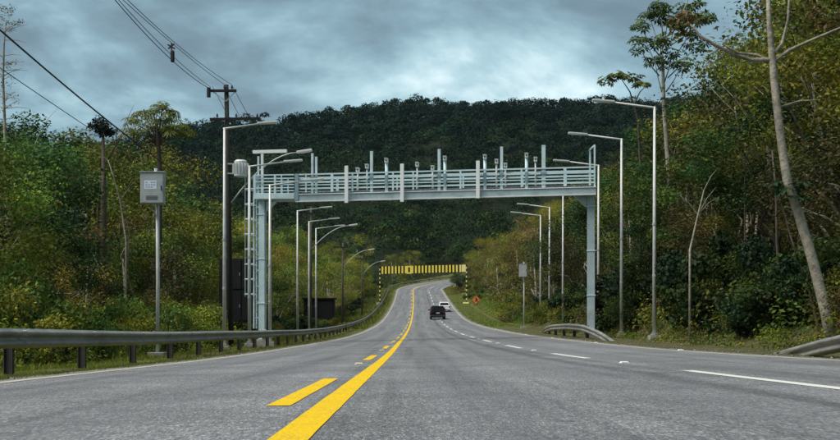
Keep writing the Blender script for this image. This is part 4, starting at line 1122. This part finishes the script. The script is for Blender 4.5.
scatter(-1, [
    (20, 62, 12.0, 14.5, 3.2, 5, 8, [2, 1, 3, 1, 2, 4, 0], 1.1),
    (24, 100, 16.5, 21, 4.0, 9.5, 13, [0, 2, 5, 1, 2, 6, 3], 1.0),
    (34, 120, 24, 32, 5.5, 11, 16, [0, 6, 5, 7, 1], .95),
    (62, 130, 11.5, 15, 4.4, 5, 9, [0, 1, 2, 0, 1], 1.0),
    (120, 262, 11, 15, 5.5, 6, 10, [1, 2, 3, 2, 2], 1.25),
    (110, 290, 18, 30, 6.5, 9, 14, [2, 3, 1, 2, 7], 1.2),
    (255, 330, 14, 26, 7.0, 7, 11, [0, 1, 2, 0], .9)], 5)
scatter(1, [
    (18, 60, 13.0, 15.0, 3.4, 4.5, 8, [0, 2, 6, 1, 0, 4], .8),
    (24, 90, 17, 22, 4.0, 7, 11, [2, 3, 7, 3, 0, 2, 4], 1.05),
    (36, 78, 15.5, 25, 2.4, 12, 17, [2, 4, 3, 7, 0, 2], .95),
    (30, 110, 24, 33, 6.0, 9, 14, [2, 3, 2, 3, 4, 0], 1.1),
    (60, 125, 12.5, 16, 4.6, 4.5, 9, [4, 2, 0, 1, 6], .9),
    (125, 262, 13.5, 18, 5.5, 6, 10, [3, 4, 2, 4, 2], 1.25),
    (100, 268, 21, 34, 6.5, 8, 13, [2, 3, 4, 2, 3], 1.25),
    (255, 300, 9.6, 13, 5.0, 3.5, 6, [4, 0, 2], .9)], 6)
# bushes
rb = random.Random(77)
def shrubs(side, s0, s1, o0, o1, n, sc0, sc1, kinds, tb=1.0):
    for _ in range(n):
        s = rb.uniform(s0, s1); off = rb.uniform(o0, o1) * side; p = road_pt(s, 0); hh = float(np.interp(s, DS, ST[:, 2]))
        x, y = p.x + math.cos(hh) * off, p.y - math.sin(hh) * off
        if not (-30 < pxx(x, y) < 880): continue
        plant_shrub(rb.choice(kinds), x, y, rb.uniform(sc0, sc1), tuple(c * tb for c in tint_of(.15)), side)
shrubs(-1, 20, 58, 9.4, 11.6, 46, .7, 1.35, [1, 2, 2, 2, 1, 2], 1.6)
shrubs(-1, 60, 130, 9.6, 12, 26, .5, 1.0, [0, 1, 2])
shrubs(1, 20, 60, 10.8, 13.0, 40, .6, 1.2, [0, 0, 0, 2, 3, 0, 1], .85)
shrubs(1, 60, 130, 10.5, 13, 26, .6, 1.1, [0, 1, 3, 2])
shrubs(1, 195, 275, 10.5, 14, 14, .6, 1.1, [1, 3, 2])
shrubs(-1, 130, 290, 8.5, 12, 34, .6, 1.2, [1, 2, 0, 3])

for sx, sy, k_, sc in ((-9.6, 100.5, 0, 1.0), (-7.9, 101.0, 1, .75), (-8.8, 100.0, 2, .6), (-11.0, 101.5, 0, 1.1)):     # bushes crowding the dark shed
    plant_shrub(k_, sx, sy, sc, tint_of(.1), -1)
# undergrowth masses
def undergrowth(name, side, zones, seed):
    r = np.random.default_rng(seed); V = []; T = []
    for (s0, s1, o0, o1, n, rad, per, size, pals, hz) in zones:
        for _ in range(n):
            s = r.uniform(s0, s1); off = r.uniform(o0, o1) * side; p = road_pt(s, 0); hh = float(np.interp(s, DS, ST[:, 2]))
            x, y = p.x + math.cos(hh) * off, p.y - math.sin(hh) * off
            px = pxx(x, y)
            if px < -200 or px > 1080 or y < 12: continue
            R_ = rad * r.uniform(.6, 1.3); m = int(per * r.uniform(.7, 1.3))
            u = r.normal(size=(m, 3)); u /= np.linalg.norm(u, axis=1, keepdims=True)
            cen = u * (r.random((m, 1)) ** .5) * R_ * np.array([1, 1, hz]); cen[:, 2] = np.abs(cen[:, 2]); cen += np.array([x, y, gz(x, y) - .1])
            nr = u * .6 + r.normal(size=(m, 3)) * .7 + np.array([0, -.1, .8])
            v, _q = leaf_quads(cen, nr, size * r.uniform(.5, 1.4, m), .5, r); V.append(v)
            pal = PAL[pals[r.integers(0, len(pals))]]
            T.append(palette(m, pal, r, .26) * math.exp(np.clip(r.normal(0, .2), -.4, .4)))
    V = np.concatenate(V); T = np.concatenate(T)
    me = np_mesh(name, V, np.arange(len(V)).reshape(-1, 4), T); me.materials.append(M['leaf'])
    o = link(name, me); o['kind'] = 'stuff'; return o
u1 = undergrowth('undergrowth', -1, [
    (14, 75, 8.0, 10.4, 330, .75, 150, .10, ['fresh', 'fresh', 'olive', 'mid'], 1.15),
    (16, 70, 10.2, 20, 300, 1.25, 210, .14, ['olive', 'mid', 'rust', 'gold', 'olive', 'mid'], 1.2),
    (40, 130, 20, 36, 170, 2.2, 190, .24, ['dark', 'mid', 'olive'], 1.4),
    (70, 150, 10.5, 20, 170, 1.6, 170, .20, ['dark', 'mid', 'olive'], 1.2),
    (130, 300, 9.5, 30, 300, 2.2, 150, .30, ['mid', 'olive', 'gold', 'dark'], 1.3)], 31)
u2 = undergrowth('undergrowth', 1, [
    (14, 80, 9.5, 11.2, 330, .5, 130, .085, ['dark', 'olive', 'fresh', 'mid', 'rust', 'fresh'], .8),
    (16, 70, 10.8, 20, 320, 1.3, 210, .15, ['dark', 'olive', 'rust', 'mid', 'dark', 'gold'], 1.2),
    (30, 130, 20, 38, 240, 2.2, 190, .24, ['rust', 'olive', 'dark', 'gold'], 1.4),
    (70, 140, 10.8, 20, 200, 1.6, 170, .20, ['rust', 'olive', 'dark', 'mid'], 1.2),
    (130, 290, 13, 36, 300, 2.2, 150, .30, ['olive', 'gold', 'rust'], 1.3),
    (236, 300, 9.0, 13, 60, 1.3, 120, .26, ['rust', 'olive'], 1.2)], 32)
for o, l in ((u1, 'tangled undergrowth filling the wood left of the road'), (u2, 'tangled undergrowth covering the slope right of the road')): tag(o, l, 'undergrowth')

# far forested hill: one mass
def hill_forest():
    r = np.random.default_rng(8); V = []; T = []
    n = 5600
    Yv = 300 + (r.random(n) ** .8) * 345; X = (r.uniform(-40, 900, n) - CX) * Yv / F
    off, _, ss = near_road(X, Yv)
    keep = (np.abs(off) > 16); X, Yv = X[keep], Yv[keep]; Z = ground(X, Yv)
    for x, y, z in zip(X, Yv, Z):
        Rr = r.uniform(2.2, 5.6); hh = r.uniform(4.5, 12) + (2.5 if r.random() < .08 else 0); m = 135 if y < 420 else 135
        u = r.normal(size=(m, 3)); u /= np.linalg.norm(u, axis=1, keepdims=True); u[:, 2] = np.abs(u[:, 2]) - .25
        lump = 1 + .16 * np.sin(u[:, :1] * 4 + x) * np.cos(u[:, 1:2] * 4 + y)
        cen = np.array([x, y, z + hh - Rr * .8]) + u * lump * (.6 + .45 * r.random((m, 1))) * Rr * np.array([1, 1, .85])
        nr = u + r.normal(size=(m, 3)) * .5 + np.array([0, 0, .5])
        v, _q = leaf_quads(cen, nr, r.uniform(.5, 1.2, m) * (.8 if y < 420 else 1), .65, r); V.append(v)
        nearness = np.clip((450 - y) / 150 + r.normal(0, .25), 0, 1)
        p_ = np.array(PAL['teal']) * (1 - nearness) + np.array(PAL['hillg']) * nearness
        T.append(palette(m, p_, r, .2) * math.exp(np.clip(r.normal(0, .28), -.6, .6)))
    V = np.concatenate(V); T = np.concatenate(T)
    me = np_mesh('hill_forest', V, np.arange(len(V)).reshape(-1, 4), T); me.materials.append(M['far_leaf'])
    o = link('hill_forest', me); o['kind'] = 'stuff'; tag(o, 'dark forest covering the far hill behind the gantry', 'forest')
hill_forest()

# thin blue air over the valley
b = MB(); b.box((0, 330, 95), (1900, 760, 200))
hz = bpy.data.materials.new('air'); hz.use_nodes = True; ht = hz.node_tree; ht.nodes.clear()
pv = N(ht, 'ShaderNodeVolumePrincipled'); pv.inputs['Color'].default_value = (0.62, 0.85, 1.0, 1); pv.inputs['Density'].default_value = 0.000035
ho = N(ht, 'ShaderNodeOutputMaterial'); ht.links.new(pv.outputs[0], ho.inputs['Volume'])
hb = b.build('haze', hz); hb['kind'] = 'stuff'
# ---- trees with a look of their own
def own_tree(name, label, loc, group=None):
    return thing(name, label, 'tree', loc, 0, group)
def blob_leaves(parent, pts, rad, per, size, pal, seed, asp=.5, tint=(1, 1, 1)):
    r = np.random.default_rng(seed); V = []; T = []
    for p in pts:
        u = r.normal(size=(per, 3)); u /= np.linalg.norm(u, axis=1, keepdims=True)
        cen = np.array(p) + u * r.random((per, 1)) ** .5 * rad * np.array([1, 1, .7]); nr = u * .5 + r.normal(size=(per, 3)) * .7 + np.array([0, 0, .7])
        v, _q = leaf_quads(cen, nr, size * r.uniform(.5, 1.4, per), asp, r); V.append(v); T.append(palette(per, PAL[pal], r, .25))
    V = np.concatenate(V); me = np_mesh('crown', V, np.arange(len(V)).reshape(-1, 4), np.concatenate(T)); me.materials.append(M['leaf'])
    o = link('crown', me, parent); o.color = (*tint, 1); return o
def stars(parent, pts, R_, nl, pal, seed, name='crown', droop=.35, tint=(1, 1, 1), asp=.42):        # palmate umbrella leaves in whorls
    r = np.random.default_rng(seed); C = []; A = []; NN = []; S = []
    for p in pts:
        nw = int(r.integers(7, 11))
        for w in range(nw):
            a = 2 * math.pi * w / nw + r.normal() * .2; el = r.uniform(-.35, .6); d = np.array([math.cos(a) * math.cos(el), math.sin(a) * math.cos(el), math.sin(el)])
            c = np.array(p) + d * R_ * r.uniform(.45, 1.15)
            n0 = np.array([0, 0, 1.0]) + d * .5 + r.normal(size=3) * .25; n0 /= np.linalg.norm(n0)
            t1 = np.cross(n0, [1, .3, .2]); t1 /= np.linalg.norm(t1); t2 = np.cross(n0, t1); lr = R_ * r.uniform(.5, .78)
            for k in range(nl):
                b_ = 2 * math.pi * k / nl + r.normal() * .06; dd = t1 * math.cos(b_) + t2 * math.sin(b_)
                C.append(c + dd * lr * .55 - n0 * lr * droop * .3); NN.append(n0 + dd * droop); S.append(lr * 1.0); A.append(np.cross(n0, dd))
    C, NN, A, S = map(np.array, (C, NN, A, S))
    nn = NN / np.linalg.norm(NN, axis=1, keepdims=True)
    V, Q = leaf_quads(C, nn, S, asp, r, along=A)
    me = np_mesh(name, V, Q, palette(len(C), PAL[pal], r, .22)); me.materials.append(M['leaf']); o = link(name, me, parent); o.color = (*tint, 1); return o
# pale leaning trunk on the right
YT = 28.5
P = lambda px, py, Y=YT: at(px, py, Y)
base = P(829, 325); gb = gz(base.x, YT); t = own_tree('leaning_tree', 'pale leaning trunk with bare spreading branches at the right edge', (base.x, YT, gb))
O = t.location
def rel(px, py, dy=0.0): 
    v = at(px, py, YT + dy) - O; return v
b = MB(); b.tube([Vector((.12, 0, -.4)), rel(825, 308), rel(812, 258), rel(798, 212), rel(787, 180), rel(781, 140), rel(776, 100), rel(772, 57), rel(769, 20), rel(767, -30)], [.15, .14, .128, .12, .11, .102, .097, .085, .06, .04], 10); b.build('trunk', M['bark_pale'], t, smooth=True)
for pts, r0 in (([(771, 60), (752, 60), (735, 55), (715, 45), (700, 36), (688, 22)], .062), ([(773, 62), (790, 50), (812, 40), (845, 26)], .055), ([(772, 56), (782, 44), (788, 20), (790, -15)], .05), ([(771, 62), (757, 55), (738, 53), (722, 44)], .04), ([(777, 108), (800, 101), (820, 100)], .03), ([(690, 24), (684, 10), (690, -6)], .03)):
    b = MB(); b.tube([rel(a, c_, .25 * math.sin(i * 1.3)) for i, (a, c_) in enumerate(pts)], [r0 * (1 - .55 * i / (len(pts) - 1)) for i in range(len(pts))], 7); b.build('branch', M['bark_pale'], t, smooth=True)
r_ = random.Random(3)
blob_leaves(t, [tuple(rel(r_.uniform(676, 700), r_.uniform(2, 34), r_.uniform(-.5, .5))) for _ in range(6)], .36, 40, .17, 'rust', 301)
blob_leaves(t, [tuple(rel(r_.uniform(784, 850), r_.uniform(-30, 30), r_.uniform(0, 1.5))) for _ in range(16)], .42, 60, .16, 'rust', 302)
stars(t, [tuple(rel(788, 190)), tuple(rel(794, 196, -.2))], .38, 7, 'dark', 303, 'climbing_leaves')
# cecropia: umbrella leaves against the sky
YC = 56.0
base = at(671, 300, YC); gb = gz(base.x, YC); t = own_tree('umbrella_leaved_tree', 'slender umbrella-leaved tree against the sky above the nearest right lamp post', (base.x, YC, gb)); O2 = t.location
def rc(px, py, dy=0.0): return at(px, py, YC + dy) - O2
b = MB(); b.tube([Vector((0, 0, -.4)), rc(671, 200), rc(667, 150), rc(664, 110), rc(663, 70), rc(661, 40)], [.16, .13, .11, .095, .075, .05], 8); b.build('trunk', M['bark_pale'], t, smooth=True)
tips = [(661, 6), (650, 18), (640, 26), (683, 8), (697, 6), (708, 16), (676, 24), (690, 34), (660, 42), (638, 46), (655, 62), (673, 52), (694, 48), (645, 40), (683, 62), (668, 16)]
for i, (a, c_) in enumerate(tips):
    b = MB(); s0 = rc(663 + (a - 663) * .15, min(104, c_ + 30)); e = rc(a, c_, math.sin(i * 2.1) * .9)
    m_ = (s0 + e) / 2 + Vector((0, 0, -.12)); b.tube([s0, m_, e], [.036, .024, .014], 6); b.build('branch', M['bark_pale'], t, smooth=True)
stars(t, [tuple(rc(a, c_, math.sin(i * 2.1) * .9)) for i, (a, c_) in enumerate(tips + [(656, 12), (700, 20), (668, 64)])], .52, 9, 'olive', 304, tint=(.68, .95, 1.0), asp=.34)
# its small neighbour
YN = 64.0
base = at(640, 300, YN); gb = gz(base.x, YN); t = own_tree('umbrella_leaved_tree', 'young palmate-leaved tree whose single tuft shows above the nearest lamp arm', (base.x, YN, gb)); O3 = t.location
def rn(px, py, dy=0.0): return at(px, py, YN + dy) - O3
b = MB(); b.tube([Vector((0, 0, -.4)), rn(641, 180), rn(638, 120), rn(630, 92), rn(622, 80)], [.09, .075, .055, .035, .02], 8); b.build('trunk', M['bark_dark'], t, smooth=True)
b = MB(); b.tube([rn(634, 104), rn(640, 92), rn(646, 86)], [.045, .03, .02], 6); b.build('branch', M['bark_pale'], t, smooth=True)
stars(t, [tuple(rn(a, c_, d)) for a, c_, d in ((606, 80, .2), (614, 76, 0), (624, 77, -.3), (634, 78, .3), (641, 84, 0))], .46, 9, 'olive', 305)
# spiky crown on the left skyline
YK = 58.0
base = at(158, 320, YK); gb = gz(base.x, YK); t = own_tree('spiky_leaved_tree', 'palm-like tree with spiky leaf tufts on the skyline above the control box', (base.x, YK, gb)); O4 = t.location
def rk(px, py, dy=0.0): return at(px, py, YK + dy) - O4
b = MB(); b.tube([Vector((0, 0, -.4)), rk(159, 230), rk(160, 170), rk(158, 140), rk(157, 122)], [.2, .17, .13, .10, .05], 8); b.build('trunk', M['bark_dark'], t, smooth=True)
tips = [(135, 122), (144, 114), (153, 109), (162, 107), (171, 113), (181, 122), (141, 130), (151, 120), (165, 119), (176, 129), (187, 132), (129, 132), (158, 127)]
for i, (a, c_) in enumerate(tips):
    b = MB(); b.tube([rk(158, 146), rk((a + 158) / 2, (c_ + 138) / 2), rk(a, c_ + 2, math.sin(i * 1.9) * .8)], [.05, .035, .02], 5); b.build('branch', M['bark_dark'], t, smooth=True)
stars(t, [tuple(rk(a, c_ + 1, math.sin(i * 1.9) * .8)) for i, (a, c_) in enumerate(tips)], .56, 10, 'olive', 306, droop=.5, tint=(.85, 1.05, 1), asp=.22)
# dark round crown beside it
base = at(103, 320, 50); gb = gz(base.x, 50); t = own_tree('round_crowned_tree', 'small dark round crown poking above the left wood', (base.x, 50, gb)); O5 = t.location
b = MB(); b.tube([Vector((0, 0, -.3)), at(104, 200, 50) - O5, at(103, 135, 50) - O5], [.16, .12, .06], 8); b.build('trunk', M['bark_dark'], t, smooth=True)
r_ = random.Random(9)
blob_leaves(t, [tuple(at(103 + r_.gauss(0, 5.5), 127 + r_.gauss(0, 5.5), 50 + r_.gauss(0, .25)) - O5) for _ in range(14)], .30, 60, .15, 'teal', 307)
# nearly bare tree at the left edge
YB = 43.0
base = at(6, 325, YB); gb = gz(base.x, YB); t = own_tree('bare_tree', 'almost leafless pale tree at the left edge with a wisp of brown leaves on top', (base.x, YB, gb)); O6 = t.location
def rb_(px, py, dy=0.0): return at(px, py, YB + dy) - O6
b = MB(); b.tube([Vector((0, 0, -.3)), rb_(7, 220), rb_(5, 130), rb_(3, 80), rb_(4, 45), rb_(6, 20)], [.09, .075, .06, .045, .03, .015], 7); b.build('trunk', M['bark_pale'], t, smooth=True)
r_ = random.Random(12)
for k in range(22):
    y0 = r_.uniform(25, 110); ln = r_.uniform(8, 26); sd = r_.choice((-1, 1, 1)); up_ = r_.uniform(-.2, 1.1)
    b = MB(); p0 = rb_(4, y0); p2 = rb_(4 + sd * ln, y0 - up_ * ln * .7, r_.uniform(-.5, .5)); b.tube([p0, (p0 + p2) / 2 + Vector((0, 0, .05)), p2], [.016, .011, .005], 4); b.build('branch', M['bark_pale'], t)
blob_leaves(t, [tuple(rb_(r_.uniform(-4, 22), r_.uniform(6, 30), r_.uniform(-.4, .4))) for _ in range(16)], .20, 20, .075, 'rust', 308, tint=(1.3, 1.3, 1.3))
blob_leaves(t, [tuple(rb_(r_.uniform(-4, 18), r_.uniform(60, 112), r_.uniform(-.4, .4))) for _ in range(20)], .2, 16, .07, 'rust', 309, tint=(1.7, 1.7, 1.8))
# single bare trunks and dead branches among the foliage
def snag(label, pts, Y, r0, bark, side):
    bp_ = at(pts[0][0], pts[0][1], Y); g = gz(bp_.x, Y); t = own_tree('dead_tree', label, (bp_.x, Y, g), 'bare trunks showing among the leaves'); O_ = t.location
    vs = [Vector((0, 0, -.3))] + [at(a, c_, Y + .2 * math.sin(i * 1.7)) - O_ for i, (a, c_) in enumerate(pts)]
    b = MB(); n = len(vs); b.tube(vs, [r0 * (1 - .65 * i / (n - 1)) for i in range(n)], 7); b.build('trunk', M[bark], t, smooth=True)
    rr = random.Random(int(pts[0][0]))
    for k in range(4):
        i = rr.randint(max(1, n // 2), n - 1); p0 = vs[i]; p2 = p0 + Vector((rr.uniform(-1.2, 1.2), rr.uniform(-.6, .2), rr.uniform(.3, 1.3)))
        b = MB(); b.tube([p0, (p0 + p2) / 2 + Vector((0, 0, .1)), p2], [r0 * .3, r0 * .2, r0 * .08], 5); b.build('branch', M[bark], t)
snag('straight dark slim trunk just left of the leaning pale trunk', [(782, 340), (780, 290), (777, 240), (776, 190), (772, 150)], 35.0, .07, 'bark_dark', 1)
snag('thin bare trunk with a hooked tip on the slope right of the nearest lamp post', [(743, 330), (745, 240), (745, 170), (752, 152)], 39.0, .045, 'bark_dark', 1)
snag('slanting dead stem low on the slope right of the nearest lamp post', [(690, 250), (698, 215), (704, 190)], 38.0, .05, 'bark_pale', 1)
snag('leaning dead branch in front of the leaning pale trunk', [(818, 325), (808, 285), (797, 255), (790, 235)], 30.5, .05, 'bark_dark', 1)
snag('crooked bare trunk leaning right below the dark round crown', [(98, 205), (104, 165), (116, 145), (124, 130)], 54.0, .06, 'bark_dark', -1)
snag('pale bent stem left of the grey control box', [(126, 240), (120, 200), (114, 178), (108, 160)], 48.0, .045, 'bark_pale', -1)
snag('thin forked pale stem at the left edge of the wood', [(30, 230), (28, 180), (33, 150), (40, 132)], 46.0, .04, 'bark_pale', -1)

# ------------------------------------------------------------------ grass
def grass(name, label, patches, seed):
    r = np.random.default_rng(seed); Vs = []; Ts = []
    for (s0, s1, o0, o1, n, h0, h1, w, pals) in patches:
        s = s0 + (s1 - s0) * r.random(n) ** 1.15; off = r.uniform(o0, o1, n)
        tuft = noise2(s * 3, off * 3, 2.2, 5) + r.normal(0, .35, n); keep = tuft > -.55
        s, off = s[keep], off[keep]; n = len(s)
        X = np.interp(s, DS, ST[:, 0]); Yq = np.interp(s, DS, ST[:, 1]); H = np.interp(s, DS, ST[:, 2]); Zr = np.interp(s, DS, ST[:, 3]); Cf = np.interp(s, DS, ST[:, 4])
        x = X + np.cos(H) * off; y = Yq - np.sin(H) * off
        z = np.where(np.abs(off - 1.2) < 8.6, Zr + Cf * np.clip(off, -8, 9) - .14 - .24 * smooth(6, 9, -off), ground(x, y)) - .02
        h = (h0 + (h1 - h0) * r.random(n) ** 1.6) * (.75 + .35 * noise2(x, y, 1.6, 3))
        a = r.uniform(0, 6.28, n); ln = np.stack([np.cos(a), np.sin(a)], 1) * (h * r.uniform(.1, .7, n))[:, None]
        b_ = r.uniform(0, 6.28, n); wv = np.stack([np.cos(b_), np.sin(b_)], 1) * (w * r.uniform(.5, 1.4, n))[:, None]
        base_ = np.stack([x, y, z], 1)
        V = np.zeros((n, 4, 3)); V[:, 0] = base_; V[:, 1] = base_; V[:, 2] = base_; V[:, 3] = base_
        V[:, 0, :2] -= wv; V[:, 1, :2] += wv; V[:, 2, :2] += ln * .45 + wv * .7; V[:, 2, 2] += h * .62; V[:, 3, :2] += ln; V[:, 3, 2] += h
        Vs.append(V.reshape(-1, 3)); pg_ = sum([PAL_G[k] for k in pals], []); Ts.append(palette(n, pg_, r, .25, clump=r.integers(0, len(pg_), n)))
    V = np.concatenate(Vs); T = np.concatenate(Ts)
    me = np_mesh(name, V, np.arange(len(V)).reshape(-1, 4), T); me.materials.append(M['grass'])
    o = link(name, me); o['kind'] = 'stuff'; tag(o, label, 'grass')
PAL_G = {'g': [(.13, .22, .016), (.10, .18, .014), (.17, .22, .022)], 'y': [(.22, .20, .03), (.19, .18, .025), (.27, .21, .06)], 'd': [(.19, .14, .07), (.14, .10, .05)], 'k': [(.05, .09, .012), (.065, .10, .016)]}
grass('grass', 'rough green grass along the left guardrail', [
    (9, 30, -6.8, -4.1, 46000, .03, .16, .004, 'ggyg'), (30, 90, -6.8, -4.2, 22000, .04, .2, .008, 'gykd'),
    (14, 40, -8.4, -6.6, 34000, .03, .26, .005, 'gygd'), (40, 110, -8.4, -6.6, 26000, .04, .3, .010, 'gygd'),
    (14, 40, -11.5, -8.4, 20000, .12, .8, .007, 'gygk'), (40, 110, -11, -8.4, 20000, .15, .8, .013, 'gygk'),
    (110, 280, -9.5, -4.4, 16000, .15, .6, .045, 'gyk')], 41)
grass('grass', 'grass and weeds along the right verge and up the bright bank by the orange sign', [
    (9, 45, 6.95, 9.6, 48000, .02, .13, .005, 'ggyk'), (12, 45, 9.2, 11.6, 16000, .05, .22, .007, 'gdyk'),
    (45, 110, 6.95, 9.6, 36000, .03, .14, .010, 'ggyk'), (45, 110, 9.2, 11.4, 12000, .06, .25, .013, 'gdk'),
    (100, 235, 7.0, 14.0, 60000, .06, .30, .035, 'ggg'), (235, 275, 6.95, 10, 5000, .1, .4, .06, 'gyd')], 42)

# gravel and grit along both edges
r = np.random.default_rng(51); n = 9000
s_ = 5 + 70 * r.random(n) ** 1.7; right_ = r.random(n) < .7
off = np.where(right_, 6.85 + 2.3 * r.random(n) ** 1.6, -3.85 - .7 * r.random(n) ** 1.3)
X = np.interp(s_, DS, ST[:, 0]); Yq = np.interp(s_, DS, ST[:, 1]); H = np.interp(s_, DS, ST[:, 2])
x = X + np.cos(H) * off; y = Yq - np.sin(H) * off
z = np.interp(s_, DS, ST[:, 3]) + np.interp(s_, DS, ST[:, 4]) * off - np.where((off > 6.97) | (off < -3.96), .055, .0)
sz = np.exp(r.normal(-4.35, .5, n)); sz = np.clip(sz, .005, .045)
oct_ = np.array([(1, 0, 0), (0, 1, 0), (-1, 0, 0), (0, -1, 0), (0, 0, .7), (0, 0, -.4)])
V = np.stack([x, y, z], 1)[:, None, :] + oct_[None] * sz[:, None, None] * r.uniform(.6, 1.3, (n, 6, 1))
Ft = np.array([(0, 1, 4), (1, 2, 4), (2, 3, 4), (3, 0, 4), (1, 0, 5), (2, 1, 5), (3, 2, 5), (0, 3, 5)])
Q = (np.arange(n)[:, None, None] * 6 + Ft[None]).reshape(-1, 3)
tc_ = np.repeat(palette(n, [(.20, .18, .15), (.28, .26, .23), (.13, .10, .07)], r, .2, clump=r.integers(0, 3, n)), 8, 0)
me = np_mesh('gravel', V.reshape(-1, 3), Q, tc_); me.materials.append(M['grass'])
go = link('gravel', me); go['kind'] = 'stuff'; tag(go, 'loose gravel and grit strewn along the road edges', 'gravel')

# labels: where several plants of one look stand in one spot, tell them apart by their place among them
by = {}
for o in list(scene.objects):
    if o.get('category') in ('tree', 'bush'): by.setdefault(o['label'], []).append(o)
ORD = ['leftmost', 'second from left', 'third from left', 'fourth from left', 'fifth from left', 'sixth from left', 'seventh from left', 'eighth from left', 'ninth from left', 'tenth from left', 'eleventh from left', 'twelfth from left', 'thirteenth from left', 'fourteenth from left', 'fifteenth from left']
for lab, os_ in by.items():
    if len(os_) < 2: continue
    os_.sort(key=lambda o: pxx(o.location.x, o.location.y))
    for i, o in enumerate(os_):
        w = ('left one' if i == 0 else 'right one') if len(os_) == 2 else ('rightmost' if i == len(os_) - 1 else ORD[min(i, 14)])
        o['label'] = f'{lab}, {w}'
